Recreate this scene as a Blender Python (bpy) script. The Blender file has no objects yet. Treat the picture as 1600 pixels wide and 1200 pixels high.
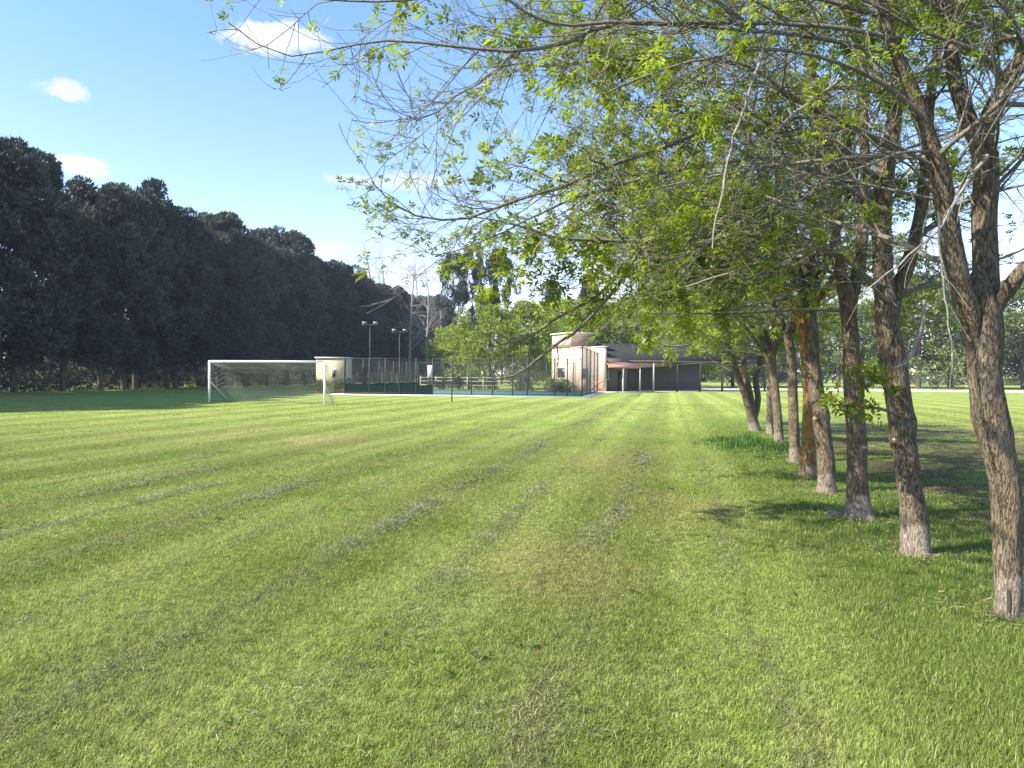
import bpy, math, random
import numpy as np
from mathutils import Vector, Matrix

SC = bpy.context.scene
COL = SC.collection
RNG = np.random.default_rng(7)
rad = math.radians

# ------------------------------------------------------------------ camera
FPX = 1209.0                       # focal length in pixels of the 1600 px wide photograph
CAM = np.array([0.0, 0.0, 1.6])
PITCH = math.atan(14 / FPX)
ROLL = rad(0.4)
fwd = np.array([0, math.cos(PITCH), -math.sin(PITCH)])
up0 = np.array([0, math.sin(PITCH), math.cos(PITCH)])
rt0 = np.array([1.0, 0, 0])
RT = rt0 * math.cos(ROLL) + up0 * math.sin(ROLL)
UP = -rt0 * math.sin(ROLL) + up0 * math.cos(ROLL)
cd = bpy.data.cameras.new('camera')
cam = bpy.data.objects.new('camera', cd)
COL.objects.link(cam)
cd.sensor_width = 36
cd.lens = 36 * FPX / 1600
cd.clip_start = 0.05
cd.clip_end = 6000
M = Matrix(((RT[0], UP[0], -fwd[0], CAM[0]), (RT[1], UP[1], -fwd[1], CAM[1]),
            (RT[2], UP[2], -fwd[2], CAM[2]), (0, 0, 0, 1)))
cam.matrix_world = M
SC.camera = cam


def ray(px, py):
    return fwd + RT * ((px - 800) / FPX) + UP * ((600 - py) / FPX)


def P(px, py, Y):
    """world point on the sight line through a photo pixel, at distance Y ahead"""
    d = ray(px, py)
    return CAM + d * (Y / d[1])


def G(px, py):
    d = ray(px, py)
    return CAM + d * (CAM[2] / -d[2])


# ------------------------------------------------------------------ mesh builder
class MB:
    def __init__(self):
        self.v, self.q, self.t, self.n = [], [], [], 0

    def add(self, v, q=None, t=None):
        v = np.asarray(v, float).reshape(-1, 3)
        if q is not None and len(q):
            self.q.append(np.asarray(q, np.int64).reshape(-1, 4) + self.n)
        if t is not None and len(t):
            self.t.append(np.asarray(t, np.int64).reshape(-1, 3) + self.n)
        self.v.append(v)
        self.n += len(v)
        return self

    def box(self, lo, hi, ex=None, ey=None, o=None):
        """axis box, or in a local frame (ex, ey horizontal unit vectors, origin o)"""
        x0, y0, z0 = lo
        x1, y1, z1 = hi
        v = np.array([[x, y, z] for z in (z0, z1) for (x, y) in ((x0, y0), (x1, y0), (x1, y1), (x0, y1))], float)
        if ex is not None:
            v = o + v[:, :1] * ex + v[:, 1:2] * ey + v[:, 2:] * np.array([0, 0, 1.0])
        q = [(0, 3, 2, 1), (4, 5, 6, 7), (0, 1, 5, 4), (1, 2, 6, 5), (2, 3, 7, 6), (3, 0, 4, 7)]
        return self.add(v, q)

    def tubes(self, Pt, R, k=4, cap=False):
        """batch of tubes: Pt (T,n,3), R (T,n)"""
        Pt = np.asarray(Pt, float)
        R = np.asarray(R, float)
        if Pt.ndim == 2:
            Pt, R = Pt[None], R[None]
        T, n, _ = Pt.shape
        if T == 0:
            return self
        tan = np.gradient(Pt, axis=1)
        tan /= np.linalg.norm(tan, axis=2, keepdims=True) + 1e-12
        mean = tan.mean(1)
        ref = np.where(np.abs(mean[:, 2:3]) < 0.8, np.array([[0, 0, 1.0]]), np.array([[1.0, 0, 0]]))[:, None, :]
        u = np.cross(tan, np.broadcast_to(ref, tan.shape))
        u /= np.linalg.norm(u, axis=2, keepdims=True) + 1e-12
        w = np.cross(u, tan)
        a = np.arange(k) * 2 * math.pi / k
        ca, sa = np.cos(a), np.sin(a)
        ring = u[:, :, None, :] * ca[None, None, :, None] + w[:, :, None, :] * sa[None, None, :, None]
        v = Pt[:, :, None, :] + ring * R[:, :, None, None]
        idx = np.arange(T * n * k).reshape(T, n, k)
        i0 = idx[:, :-1, :]
        i1 = idx[:, 1:, :]
        q = np.stack([i0, np.roll(i0, -1, 2), np.roll(i1, -1, 2), i1], -1).reshape(-1, 4)
        base = self.n
        self.add(v.reshape(-1, 3), q)
        if cap:
            for tt in range(T):
                for ring_i, flip in ((0, True), (n - 1, False)):
                    c = len(self.v)
                    ids = idx[tt, ring_i] + base
                    ctr = Pt[tt, ring_i]
                    self.v.append(ctr[None])
                    ci = self.n
                    self.n += 1
                    nx = np.roll(ids, -1)
                    tri = np.stack([np.full(k, ci), nx, ids] if flip else [np.full(k, ci), ids, nx], -1)
                    self.t.append(tri)
        return self

    def bar(self, a, b, r, k=8):
        a, b = np.asarray(a, float), np.asarray(b, float)
        return self.tubes(np.stack([a, (a + b) / 2, b])[None], np.full((1, 3), r), k, cap=True)

    def mesh(self, name, smooth=False):
        me = bpy.data.meshes.new(name)
        v = np.concatenate(self.v) if self.v else np.zeros((0, 3))
        q = np.concatenate(self.q) if self.q else np.zeros((0, 4), np.int64)
        t = np.concatenate(self.t) if self.t else np.zeros((0, 3), np.int64)
        me.vertices.add(len(v))
        me.vertices.foreach_set('co', v.astype(np.float32).ravel())
        nl = len(q) * 4 + len(t) * 3
        me.loops.add(nl)
        me.loops.foreach_set('vertex_index', np.concatenate([q.ravel(), t.ravel()]).astype(np.int32))
        me.polygons.add(len(q) + len(t))
        starts = np.concatenate([np.arange(len(q)) * 4, len(q) * 4 + np.arange(len(t)) * 3]).astype(np.int32)
        me.polygons.foreach_set('loop_start', starts)
        if smooth:
            me.polygons.foreach_set('use_smooth', np.ones(len(q) + len(t), bool))
        me.update(calc_edges=True)
        return me

    def build(self, name, mat, parent=None, smooth=False):
        me = self.mesh(name, smooth)
        return link(name, me, mat, parent)


def link(name, me, mat, parent=None):
    if mat is not None and not me.materials:
        me.materials.append(mat)
    o = bpy.data.objects.new(name, me)
    COL.objects.link(o)
    if parent is not None:
        o.parent = parent
    return o


def empty(name, loc=(0, 0, 0), rz=0, s=1.0):
    o = bpy.data.objects.new(name, None)
    o.empty_display_size = 0.2
    COL.objects.link(o)
    o.location = loc
    o.rotation_euler = (0, 0, rz)
    o.scale = (s, s, s) if not hasattr(s, '__len__') else s
    return o


def tag(o, label, cat, group=None):
    o['label'] = label
    o['category'] = cat
    if group:
        o['group'] = group
    return o


def kind(o, k):
    o['kind'] = k
    return o


# ------------------------------------------------------------------ materials
def newmat(name):
    m = bpy.data.materials.new(name)
    m.use_nodes = True
    nt = m.node_tree
    b = nt.nodes['Principled BSDF']
    return m, nt, b


class N:
    """tiny helper for node trees"""
    def __init__(self, nt):
        self.nt = nt

    def new(self, t, **kw):
        n = self.nt.nodes.new(t)
        for k, v in kw.items():
            setattr(n, k, v)
        return n

    def set(self, sock, val):
        if hasattr(val, 'is_output'):
            self.nt.links.new(val, sock)
        else:
            sock.default_value = val

    def math(self, op, a, b=0.0, c=0.0, clamp=False):
        n = self.new('ShaderNodeMath', operation=op, use_clamp=clamp)
        self.set(n.inputs[0], a)
        self.set(n.inputs[1], b)
        self.set(n.inputs[2], c)
        return n.outputs[0]

    def vmath(self, op, a, b=(0, 0, 0)):
        n = self.new('ShaderNodeVectorMath', operation=op)
        self.set(n.inputs[0], a)
        self.set(n.inputs[1], b)
        return n.outputs[0]

    def noise(self, vec, scale, detail=3.0, rough=0.55):
        n = self.new('ShaderNodeTexNoise')
        self.set(n.inputs['Vector'], vec)
        n.inputs['Scale'].default_value = scale
        n.inputs['Detail'].default_value = detail
        n.inputs['Roughness'].default_value = rough
        return n.outputs['Fac']

    def step(self, x, a, b):
        n = self.new('ShaderNodeMapRange', interpolation_type='SMOOTHSTEP')
        self.set(n.inputs['Value'], x)
        n.inputs['From Min'].default_value = a
        n.inputs['From Max'].default_value = b
        return n.outputs['Result']

    def mix(self, f, a, b):
        n = self.new('ShaderNodeMix', data_type='RGBA')
        self.set(n.inputs['Factor'], f)
        for s, v in ((n.inputs['A'], a), (n.inputs['B'], b)):
            pass
        ia = [s for s in n.inputs if s.name == 'A' and s.type == 'RGBA'][0]
        ib = [s for s in n.inputs if s.name == 'B' and s.type == 'RGBA'][0]
        self.set(ia, a if hasattr(a, 'is_output') else (*a, 1))
        self.set(ib, b if hasattr(b, 'is_output') else (*b, 1))
        return [s for s in n.outputs if s.type == 'RGBA'][0]

    def scale_col(self, c, f):
        n = self.new('ShaderNodeVectorMath', operation='SCALE')
        self.set(n.inputs[0], c)
        self.set(n.inputs['Scale'], f)
        return n.outputs[0]

    def bump(self, h, dist=0.02, strength=1.0):
        n = self.new('ShaderNodeBump')
        self.set(n.inputs['Height'], h)
        n.inputs['Distance'].default_value = dist
        n.inputs['Strength'].default_value = strength
        return n.outputs['Normal']


def plain(name, col, rough=0.7, var=0.15, scale=6.0, metal=0.0, bump=0.0, spec=0.3):
    m, nt, b = newmat(name)
    h = N(nt)
    pos = h.new('ShaderNodeTexCoord').outputs['Object']
    n = h.noise(pos, scale, 5)
    c0 = tuple(x * (1 - var) for x in col)
    c1 = tuple(min(1, x * (1 + var)) for x in col)
    h.set(b.inputs['Base Color'], h.mix(n, c0, c1))
    b.inputs['Roughness'].default_value = rough
    b.inputs['Metallic'].default_value = metal
    b.inputs['Specular IOR Level'].default_value = spec
    if bump:
        h.set(b.inputs['Normal'], h.bump(h.noise(pos, scale * 8, 4), bump))
    return m


def leafmat(name, c0, c1, trans=0.4, rough=0.5, scale=0.8, spec=0.25, glossy=True):
    """foliage: per-leaf random tint plus clump-sized tint, light passing through"""
    m, nt, b = newmat(name)
    h = N(nt)
    g = h.new('ShaderNodeNewGeometry')
    oi = h.new('ShaderNodeObjectInfo')
    n = h.noise(g.outputs['Position'], scale, 2)
    r = g.outputs['Random Per Island']
    f = h.math('ADD', h.math('MULTIPLY', h.step(n, 0.3, 0.7), 0.6), h.math('MULTIPLY', r, 0.4))
    col = h.mix(f, c0, c1)
    col = h.scale_col(col, h.math('ADD', 0.76, h.math('MULTIPLY', oi.outputs['Random'], 0.48)))
    h.set(b.inputs['Base Color'], col)
    b.inputs['Roughness'].default_value = rough
    b.inputs['Specular IOR Level'].default_value = spec
    tr = h.new('ShaderNodeBsdfTranslucent')
    h.set(tr.inputs['Color'], col)
    mx = h.new('ShaderNodeMixShader')
    mx.inputs[0].default_value = trans
    nt.links.new(b.outputs[0], mx.inputs[1])
    nt.links.new(tr.outputs[0], mx.inputs[2])
    nt.links.new(mx.outputs[0], nt.nodes['Material Output'].inputs['Surface'])
    return m


ROWA, ROWB = 2.45, 0.195           # the tree row on the ground: x = ROWA + ROWB*y
MOW = rad(11.5)                    # direction the mower ran


def lawn_color(h, blades):
    g = h.new('ShaderNodeNewGeometry')
    pos = g.outputs['Position']
    sep = h.new('ShaderNodeSeparateXYZ')
    h.set(sep.inputs[0], pos)
    x, y = sep.outputs[0], sep.outputs[1]
    flat = h.new('ShaderNodeCombineXYZ')
    h.set(flat.inputs[0], x)
    h.set(flat.inputs[1], y)
    fl = flat.outputs[0]
    n_big = h.noise(fl, 0.13, 3)
    n_mid = h.noise(fl, 0.7, 4)
    n_sml = h.noise(fl, 4.0, 4, 0.65)
    n_fin = h.noise(fl, 26.0, 3, 0.7)
    u = h.math('SUBTRACT', h.math('MULTIPLY', x, math.cos(MOW)), h.math('MULTIPLY', y, math.sin(MOW)))
    v = h.math('ADD', h.math('MULTIPLY', x, math.sin(MOW)), h.math('MULTIPLY', y, math.cos(MOW)))
    uw = h.math('ADD', u, h.math('MULTIPLY', h.math('SUBTRACT', n_mid, 0.5), 0.35))
    # streaky noise drawn out along the mowing direction
    st = h.new('ShaderNodeCombineXYZ')
    h.set(st.inputs[0], h.math('MULTIPLY', u, 1.6))
    h.set(st.inputs[1], h.math('MULTIPLY', v, 0.22))
    n_str = h.noise(st.outputs[0], 1.0, 4, 0.6)
    alt = h.math('SINE', h.math('MULTIPLY', uw, 2 * math.pi / 2.3))
    alt = h.step(alt, -0.5, 0.5)
    G1, G2 = (0.172, 0.250, 0.038), (0.290, 0.340, 0.092)
    col = h.mix(h.step(n_mid, 0.25, 0.75), G1, G2)
    col = h.mix(h.math('MULTIPLY', h.step(n_str, 0.42, 0.66), 0.7), col, (0.300, 0.338, 0.098))
    col = h.mix(h.math('MULTIPLY', h.step(n_big, 0.52, 0.72), 0.5), col, (0.32, 0.31, 0.105))
    dry = h.math('MULTIPLY', h.step(h.noise(fl, 0.42, 4), 0.60, 0.76), 0.55)
    col = h.mix(dry, col, (0.38, 0.31, 0.135))
    for (bx, by, br, bs) in ((0.40, 6.5, 0.85, 0.75), (2.1, 9.3, 1.0, 0.6), (-4.5, 18.5, 1.5, 0.8), (-1.2, 10.5, 0.9, 0.35), (-7.5, 21.0, 1.6, 0.5), (1.9, 14.5, 1.3, 0.55)):
        ex_ = h.math('SUBTRACT', x, bx)
        ey_ = h.math('MULTIPLY', h.math('SUBTRACT', y, by), 0.6)
        rr2 = h.math('SQRT', h.math('ADD', h.math('MULTIPLY', ex_, ex_), h.math('MULTIPLY', ey_, ey_)))
        rr2 = h.math('ADD', h.math('DIVIDE', rr2, br), h.math('MULTIPLY', h.math('SUBTRACT', n_sml, 0.5), 1.6))
        col = h.mix(h.math('MULTIPLY', h.math('SUBTRACT', 1.0, h.step(rr2, 0.2, 1.2)), bs * 0.6), col, (0.42, 0.345, 0.160))
    col = h.scale_col(col, h.math('ADD', 0.87, h.math('MULTIPLY', alt, 0.24)))
    # rows of cut grass left between the mower's passes
    fr = h.math('FRACT', h.math('DIVIDE', uw, 1.15))
    ln = h.math('SUBTRACT', 1.0, h.step(h.math('ABSOLUTE', h.math('SUBTRACT', fr, 0.5)), 0.03, 0.16))
    ln = h.math('MULTIPLY', ln, h.step(h.math('MULTIPLY', n_str, n_sml), 0.18, 0.32))
    if blades:
        rr_ = h.step(h.math('FRACT', h.math('MULTIPLY', g.outputs['Random Per Island'], 7.7)), 0.45, 0.55)
        col = h.mix(h.math('MULTIPLY', ln, 0.55), col, h.mix(rr_, (0.070, 0.090, 0.032), (0.36, 0.35, 0.20)))
    else:
        col = h.mix(h.math('MULTIPLY', ln, 0.40), col, (0.105, 0.120, 0.052))
    mot = h.noise(fl, 11.0, 3, 0.6)
    col = h.scale_col(col, h.math('ADD', 0.62, h.math('MULTIPLY', h.step(mot, 0.25, 0.75), 0.76)))
    # ranker, greener grass along the foot of the trees
    d = h.math('SUBTRACT', x, h.math('ADD', ROWA, h.math('MULTIPLY', y, ROWB)))
    dn = h.math('ADD', d, h.math('MULTIPLY', h.math('SUBTRACT', n_mid, 0.5), 1.2))
    row = h.math('MULTIPLY', h.step(dn, -1.7, -0.6), h.math('SUBTRACT', 1.0, h.step(dn, 0.7, 1.5)))
    row = h.math('MULTIPLY', row, h.math('SUBTRACT', 1.0, h.step(y, 26.0, 34.0)))
    col = h.mix(h.math('MULTIPLY', row, 0.85), col, h.mix(n_sml, (0.100, 0.185, 0.026), (0.22, 0.295, 0.062)))
    # worn earth on the far side of the row
    soil = h.math('MULTIPLY', h.step(dn, 0.5, 1.6), h.step(h.noise(fl, 0.55, 5, 0.65), 0.42, 0.54))
    soil = h.math('MULTIPLY', soil, h.math('SUBTRACT', 1.0, h.step(dn, 7.0, 12.0)))
    soil = h.math('MULTIPLY', soil, h.math('SUBTRACT', 1.0, h.step(y, 20.0, 34.0)))
    col = h.mix(h.math('MULTIPLY', soil, 0.8), col, (0.20, 0.155, 0.095))
    if blades:
        r = g.outputs['Random Per Island']
        col = h.mix(h.math('MULTIPLY', h.step(r, 0.80, 0.95), 0.8), col, (0.46, 0.42, 0.19))
        col = h.scale_col(col, h.math('ADD', 0.66, h.math('MULTIPLY', h.math('FRACT', h.math('MULTIPLY', r, 17.3)), 0.84)))
    else:
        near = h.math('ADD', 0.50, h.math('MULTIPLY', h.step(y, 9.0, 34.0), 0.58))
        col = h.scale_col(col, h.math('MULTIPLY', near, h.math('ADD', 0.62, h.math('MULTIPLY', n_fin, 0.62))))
    return col, pos, n_fin, n_sml


def mat_ground():
    m, nt, b = newmat('lawn_soil')
    h = N(nt)
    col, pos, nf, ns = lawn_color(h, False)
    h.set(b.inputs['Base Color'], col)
    b.inputs['Roughness'].default_value = 0.95
    b.inputs['Specular IOR Level'].default_value = 0.05
    h.set(b.inputs['Normal'], h.bump(h.math('ADD', nf, h.math('MULTIPLY', ns, 0.6)), 0.035, 1.0))
    return m


def mat_blades():
    m, nt, b = newmat('grass_blades')
    h = N(nt)
    col, pos, nf, ns = lawn_color(h, True)
    h.set(b.inputs['Base Color'], col)
    b.inputs['Roughness'].default_value = 0.55
    b.inputs['Specular IOR Level'].default_value = 0.2
    tr = h.new('ShaderNodeBsdfTranslucent')
    h.set(tr.inputs['Color'], col)
    mx = h.new('ShaderNodeMixShader')
    mx.inputs[0].default_value = 0.45
    nt.links.new(b.outputs[0], mx.inputs[1])
    nt.links.new(tr.outputs[0], mx.inputs[2])
    nt.links.new(mx.outputs[0], nt.nodes['Material Output'].inputs['Surface'])
    return m


def mat_bark(name, c0, c1, pale=None, lichen=(0.27, 0.25, 0.20), lich=0.4, base_z=0.0, fine=1.0, orange=0.0):
    """furrowed bark; pale = colour of the weathered whitewash up to base_z"""
    m, nt, b = newmat(name)
    h = N(nt)
    pos = h.new('ShaderNodeTexCoord').outputs['Object']
    mp = h.new('ShaderNodeMapping')
    h.set(mp.inputs['Vector'], pos)
    mp.inputs['Scale'].default_value = (1, 1, 0.20)
    v = mp.outputs[0]
    ridge = h.noise(v, 85 * fine, 5, 0.7)
    r2 = h.noise(v, 50 * fine, 3, 0.55)
    crack = h.step(h.math('ABSOLUTE', h.math('SUBTRACT', r2, 0.5)), 0.0, 0.075)
    hgt = h.math('ADD', h.math('MULTIPLY', crack, 0.45), h.math('MULTIPLY', ridge, 0.9))
    col = h.mix(h.step(hgt, 0.40, 1.05), c0, c1)
    big = h.noise(pos, 5.0, 4, 0.6)
    col = h.mix(h.math('MULTIPLY', h.step(big, 0.52, 0.68), lich), col, lichen)
    spot = h.noise(pos, 40.0, 2, 0.5)
    col = h.mix(h.math('MULTIPLY', h.step(spot, 0.64, 0.72), 0.5 * lich), col, (0.42, 0.41, 0.35))
    if orange:
        col = h.mix(h.math('MULTIPLY', h.step(h.noise(pos, 7.0, 4), 0.40, 0.60), orange), col, (0.36, 0.20, 0.045))
    if pale is not None:
        sep = h.new('ShaderNodeSeparateXYZ')
        h.set(sep.inputs[0], pos)
        z = h.math('ADD', sep.outputs[2], h.math('MULTIPLY', h.math('SUBTRACT', big, 0.5), 0.25))
        f = h.math('SUBTRACT', 1.0, h.step(z, base_z * 0.75, base_z))
        f = h.math('MULTIPLY', f, h.step(ridge, 0.35, 0.60))
        col = h.mix(h.math('MULTIPLY', f, 0.66), col, pale)
    h.set(b.inputs['Base Color'], col)
    b.inputs['Roughness'].default_value = 0.9
    b.inputs['Specular IOR Level'].default_value = 0.15
    h.set(b.inputs['Normal'], h.bump(hgt, 0.018 / fine, 1.0))
    return m


MAT = {}
MAT['ground'] = mat_ground()
MAT['blades'] = mat_blades()
MAT['ash_bark'] = mat_bark('ash_bark', (0.075, 0.058, 0.042), (0.225, 0.176, 0.120), (0.42, 0.36, 0.31), base_z=0.28)
MAT['ash_bark_orange'] = mat_bark('ash_bark_orange', (0.09, 0.055, 0.030), (0.27, 0.19, 0.10), (0.40, 0.34, 0.28), base_z=0.22, orange=0.85)
MAT['ash_twig'] = mat_bark('ash_twig', (0.145, 0.130, 0.108), (0.31, 0.285, 0.240), lich=0.3, fine=2.5)
MAT['cut_wood'] = plain('cut_wood', (0.34, 0.28, 0.20), 0.9, 0.25, 20)
MAT['dead_twig'] = mat_bark('dead_twig', (0.26, 0.24, 0.21), (0.42, 0.39, 0.34), lich=0.2, fine=2.5)
MAT['ash_leaf'] = leafmat('ash_leaf', (0.150, 0.235, 0.016), (0.370, 0.430, 0.040), 0.54, 0.45, 1.1)
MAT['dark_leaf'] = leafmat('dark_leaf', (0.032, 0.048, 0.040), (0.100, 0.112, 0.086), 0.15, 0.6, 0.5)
MAT['dark_bark'] = plain('dark_bark', (0.12, 0.09, 0.07), 0.9, 0.4, 3.0, bump=0.03)
MAT['spring_leaf'] = leafmat('spring_leaf', (0.160, 0.235, 0.028), (0.360, 0.430, 0.058), 0.45, 0.5, 0.5)
MAT['conifer_leaf'] = leafmat('conifer_leaf', (0.022, 0.038, 0.022), (0.055, 0.075, 0.042), 0.1, 0.6, 0.6)
MAT['grey_leaf'] = leafmat('grey_leaf', (0.090, 0.130, 0.036), (0.200, 0.235, 0.075), 0.3, 0.6, 0.5)
MAT['bush_leaf'] = leafmat('bush_leaf', (0.07, 0.085, 0.040), (0.17, 0.165, 0.085), 0.3, 0.6, 1.5)
MAT['bare_bark'] = plain('bare_bark', (0.30, 0.27, 0.24), 0.9, 0.3, 2.0)

# ------------------------------------------------------------------ sun and sky
SUN_EL = rad(39)
SUN_BACK = rad(20)                 # how far behind the camera's left the sun stands
sdir = np.array([-math.cos(SUN_EL) * math.cos(SUN_BACK), -math.cos(SUN_EL) * math.sin(SUN_BACK), math.sin(SUN_EL)])
ld = bpy.data.lights.new('sun', 'SUN')
ld.energy = 4.6
ld.angle = rad(0.53)
ld.color = (1.0, 0.93, 0.80)
sun = bpy.data.objects.new('sun', ld)
COL.objects.link(sun)
sun.rotation_euler = Vector(-sdir).to_track_quat('-Z', 'Y').to_euler()
sun.location = (-40, -10, 60)

W = bpy.data.worlds.new('World')
SC.world = W
W.use_nodes = True
wn = W.node_tree
h = N(wn)
bg = wn.nodes['Background']
sky = h.new('ShaderNodeTexSky', sky_type='NISHITA')
sky.sun_disc = False
sky.sun_elevation = SUN_EL
sky.sun_rotation = math.atan2(sdir[0], sdir[1])
sky.altitude = 50
sky.air_density = 1.0
sky.dust_density = 0.25
sky.ozone_density = 1.4
gen = h.new('ShaderNodeTexCoord').outputs['Generated']
nrm = h.vmath('NORMALIZE', gen)
sp = h.new('ShaderNodeSeparateXYZ')
h.set(sp.inputs[0], nrm)
az = h.math('ARCTAN2', sp.outputs[0], sp.outputs[1])
el = h.math('ARCSINE', sp.outputs[2])
cn = h.noise(nrm, 34.0, 6, 0.62)
cn2 = h.noise(nrm, 11.0, 4, 0.55)
mask = None
# azimuth/elevation of each small fair-weather cloud (centre, half sizes, density)
for (px, py, wx, wy, dens) in ((425, 58, 92, 36, 1.0), (470, 62, 60, 26, 0.8), (103, 143, 40, 20, 0.85), (132, 262, 52, 24, 1.0),
                               (565, 283, 70, 13, 0.55), (650, 282, 90, 20, 0.6), (505, 390, 50, 17, 0.8),
                               (640, 425, 120, 30, 0.7), (960, 330, 190, 60, 0.3)):
    d = ray(px, py)
    d = d / np.linalg.norm(d)
    a0, e0 = math.atan2(d[0], d[1]), math.asin(d[2])
    ea = h.math('DIVIDE', h.math('SUBTRACT', az, a0), wx * 0.80 / FPX)
    ee = h.math('DIVIDE', h.math('SUBTRACT', el, e0), wy * 0.75 / FPX)
    e2 = h.math('SQRT', h.math('ADD', h.math('MULTIPLY', ea, ea), h.math('MULTIPLY', ee, ee)))
    e2 = h.math('ADD', e2, h.math('MULTIPLY', h.math('SUBTRACT', cn, 0.5), 2.9))
    e2 = h.math('ADD', e2, h.math('MULTIPLY', h.math('SUBTRACT', cn2, 0.5), 1.0))
    mk = h.math('MULTIPLY', h.math('SUBTRACT', 1.0, h.step(e2, 0.45, 1.05)), dens)
    mask = mk if mask is None else h.math('MAXIMUM', mask, mk)
CLOUD = h.mix(h.step(cn, 0.35, 0.62), (3.35, 3.5, 3.8), (4.3, 4.3, 4.35))
tint = h.vmath('MULTIPLY', sky.outputs[0], h.mix(h.step(el, 0.02, 0.42), (1.16, 1.0, 1.12), (0.85, 0.985, 1.12)))
skycol = h.mix(mask, tint, CLOUD)
h.set(bg.inputs['Color'], skycol)
bg.inputs['Strength'].default_value = 0.105

SC.view_settings.view_transform = 'Standard'
SC.view_settings.look = 'None'
SC.view_settings.gamma = 1
SC.view_settings.exposure = 1.47

# ------------------------------------------------------------------ ground, road, court
def sheet(name, pts, z, mat, kd='structure'):
    mb = MB()
    mb.add([(x, y, z) for x, y in pts], [tuple(range(4))])
    o = mb.build(name, mat)
    if kd:
        kind(o, kd)
    return o


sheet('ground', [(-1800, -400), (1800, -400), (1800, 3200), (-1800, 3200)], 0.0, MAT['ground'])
MAT['road'] = plain('pale_gravel', (0.50, 0.47, 0.42), 0.95, 0.12, 1.2, bump=0.01)
sheet('road', [(24, 92), (140, 76), (140, 92), (24, 110)], 0.012, MAT['road'])


def grass_blades():
    rng = np.random.default_rng(11)
    Nn = 900000
    # distance with density falling off with range, bearing over the view and a margin
    dmin, dmax, pw = 2.6, 46.0, 0.75
    uu = rng.random(Nn)
    e = 2 - 2 * pw
    d = (dmin ** e + uu * (dmax ** e - dmin ** e)) ** (1 / e)
    d = np.where(rng.random(Nn) < 0.55, dmin * (14.0 / dmin) ** rng.random(Nn), d)
    a = np.radians(rng.uniform(-41, 41, Nn))
    x, y = d * np.sin(a), d * np.cos(a)
    off = x - (ROWA + ROWB * y) + 0.5 * np.sin(y * 1.7) * np.sin(x * 2.3 + 1)
    row = np.clip((off + 1.6) / 0.9, 0, 1) * np.clip((1.5 - off) / 0.8, 0, 1) * np.clip((32 - y) / 6, 0, 1)
    uco = x * math.cos(MOW) - y * math.sin(MOW)
    cl = np.exp(-((np.mod(uco / 1.15 + 0.12 * np.sin(y * 0.9) * np.sin(x * 1.3), 1.0) - 0.5) / 0.10) ** 2)
    patch = 0.5 + 0.5 * np.sin(x * 3.1 + 1.3 * np.sin(y * 1.9)) * np.sin(y * 2.7 + 1.7 * np.sin(x * 1.3))
    L = rng.uniform(0.010, 0.027, Nn) * (1 + 0.9 * row + 0.35 * patch)
    stray = rng.random(Nn) < 0.012
    L = np.where(stray, L * 1.9, L)
    wd = rng.uniform(0.0016, 0.0036, Nn) * np.maximum(1.0, d / 6.0)
    L = L * np.maximum(1.0, (d / 20) ** 0.5)
    tilt = rng.uniform(0.15, 1.0, Nn) ** 0.7 * 1.35 * (1 - 0.30 * row)
    lying = rng.random(Nn) < (0.10 + 0.55 * cl)
    tilt = np.where(lying, rng.uniform(1.25, 1.5, Nn), tilt)
    L = np.where(lying, L * 1.35, L)
    hd = rng.uniform(0, 2 * math.pi, Nn)
    dx, dy = np.cos(hd), np.sin(hd)
    b0 = np.stack([x, y, np.full(Nn, 0.0)], -1)
    lift = np.where(lying, rng.uniform(0.004, 0.022, Nn), 0.0)
    b0[:, 2] = lift
    side = np.stack([-dy, dx, np.zeros(Nn)], -1) * (wd / 2)[:, None]
    t1, t2 = tilt * 0.6, tilt * 1.15
    m0 = b0 + np.stack([dx * np.sin(t1), dy * np.sin(t1), np.cos(t1)], -1) * (L * 0.55)[:, None]
    tp = m0 + np.stack([dx * np.sin(t2), dy * np.sin(t2), np.cos(t2)], -1) * (L * 0.5)[:, None]
    tp[:, 2] = np.maximum(tp[:, 2], 0.003)
    keep = np.ones(Nn, bool)
    for (bx, by, br) in [(t[0], t[1], 0.12) for t in TREE_FEET]:
        keep &= (x - bx) ** 2 + (y - by) ** 2 > br ** 2
    v = np.stack([b0 - side, b0 + side, m0 + side * 0.8, m0 - side * 0.8, tp], 1)[keep]
    k = len(v)
    i = np.arange(k)[:, None] * 5
    mb = MB()
    mb.add(v.reshape(-1, 3), i + np.array([[0, 1, 2, 3]]), i + np.array([[3, 2, 4]]))
    o = mb.build('lawn_grass', MAT['blades'])
    kind(o, 'stuff')
    tag(o, 'short mown green grass covering the field in the foreground', 'grass')


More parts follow.
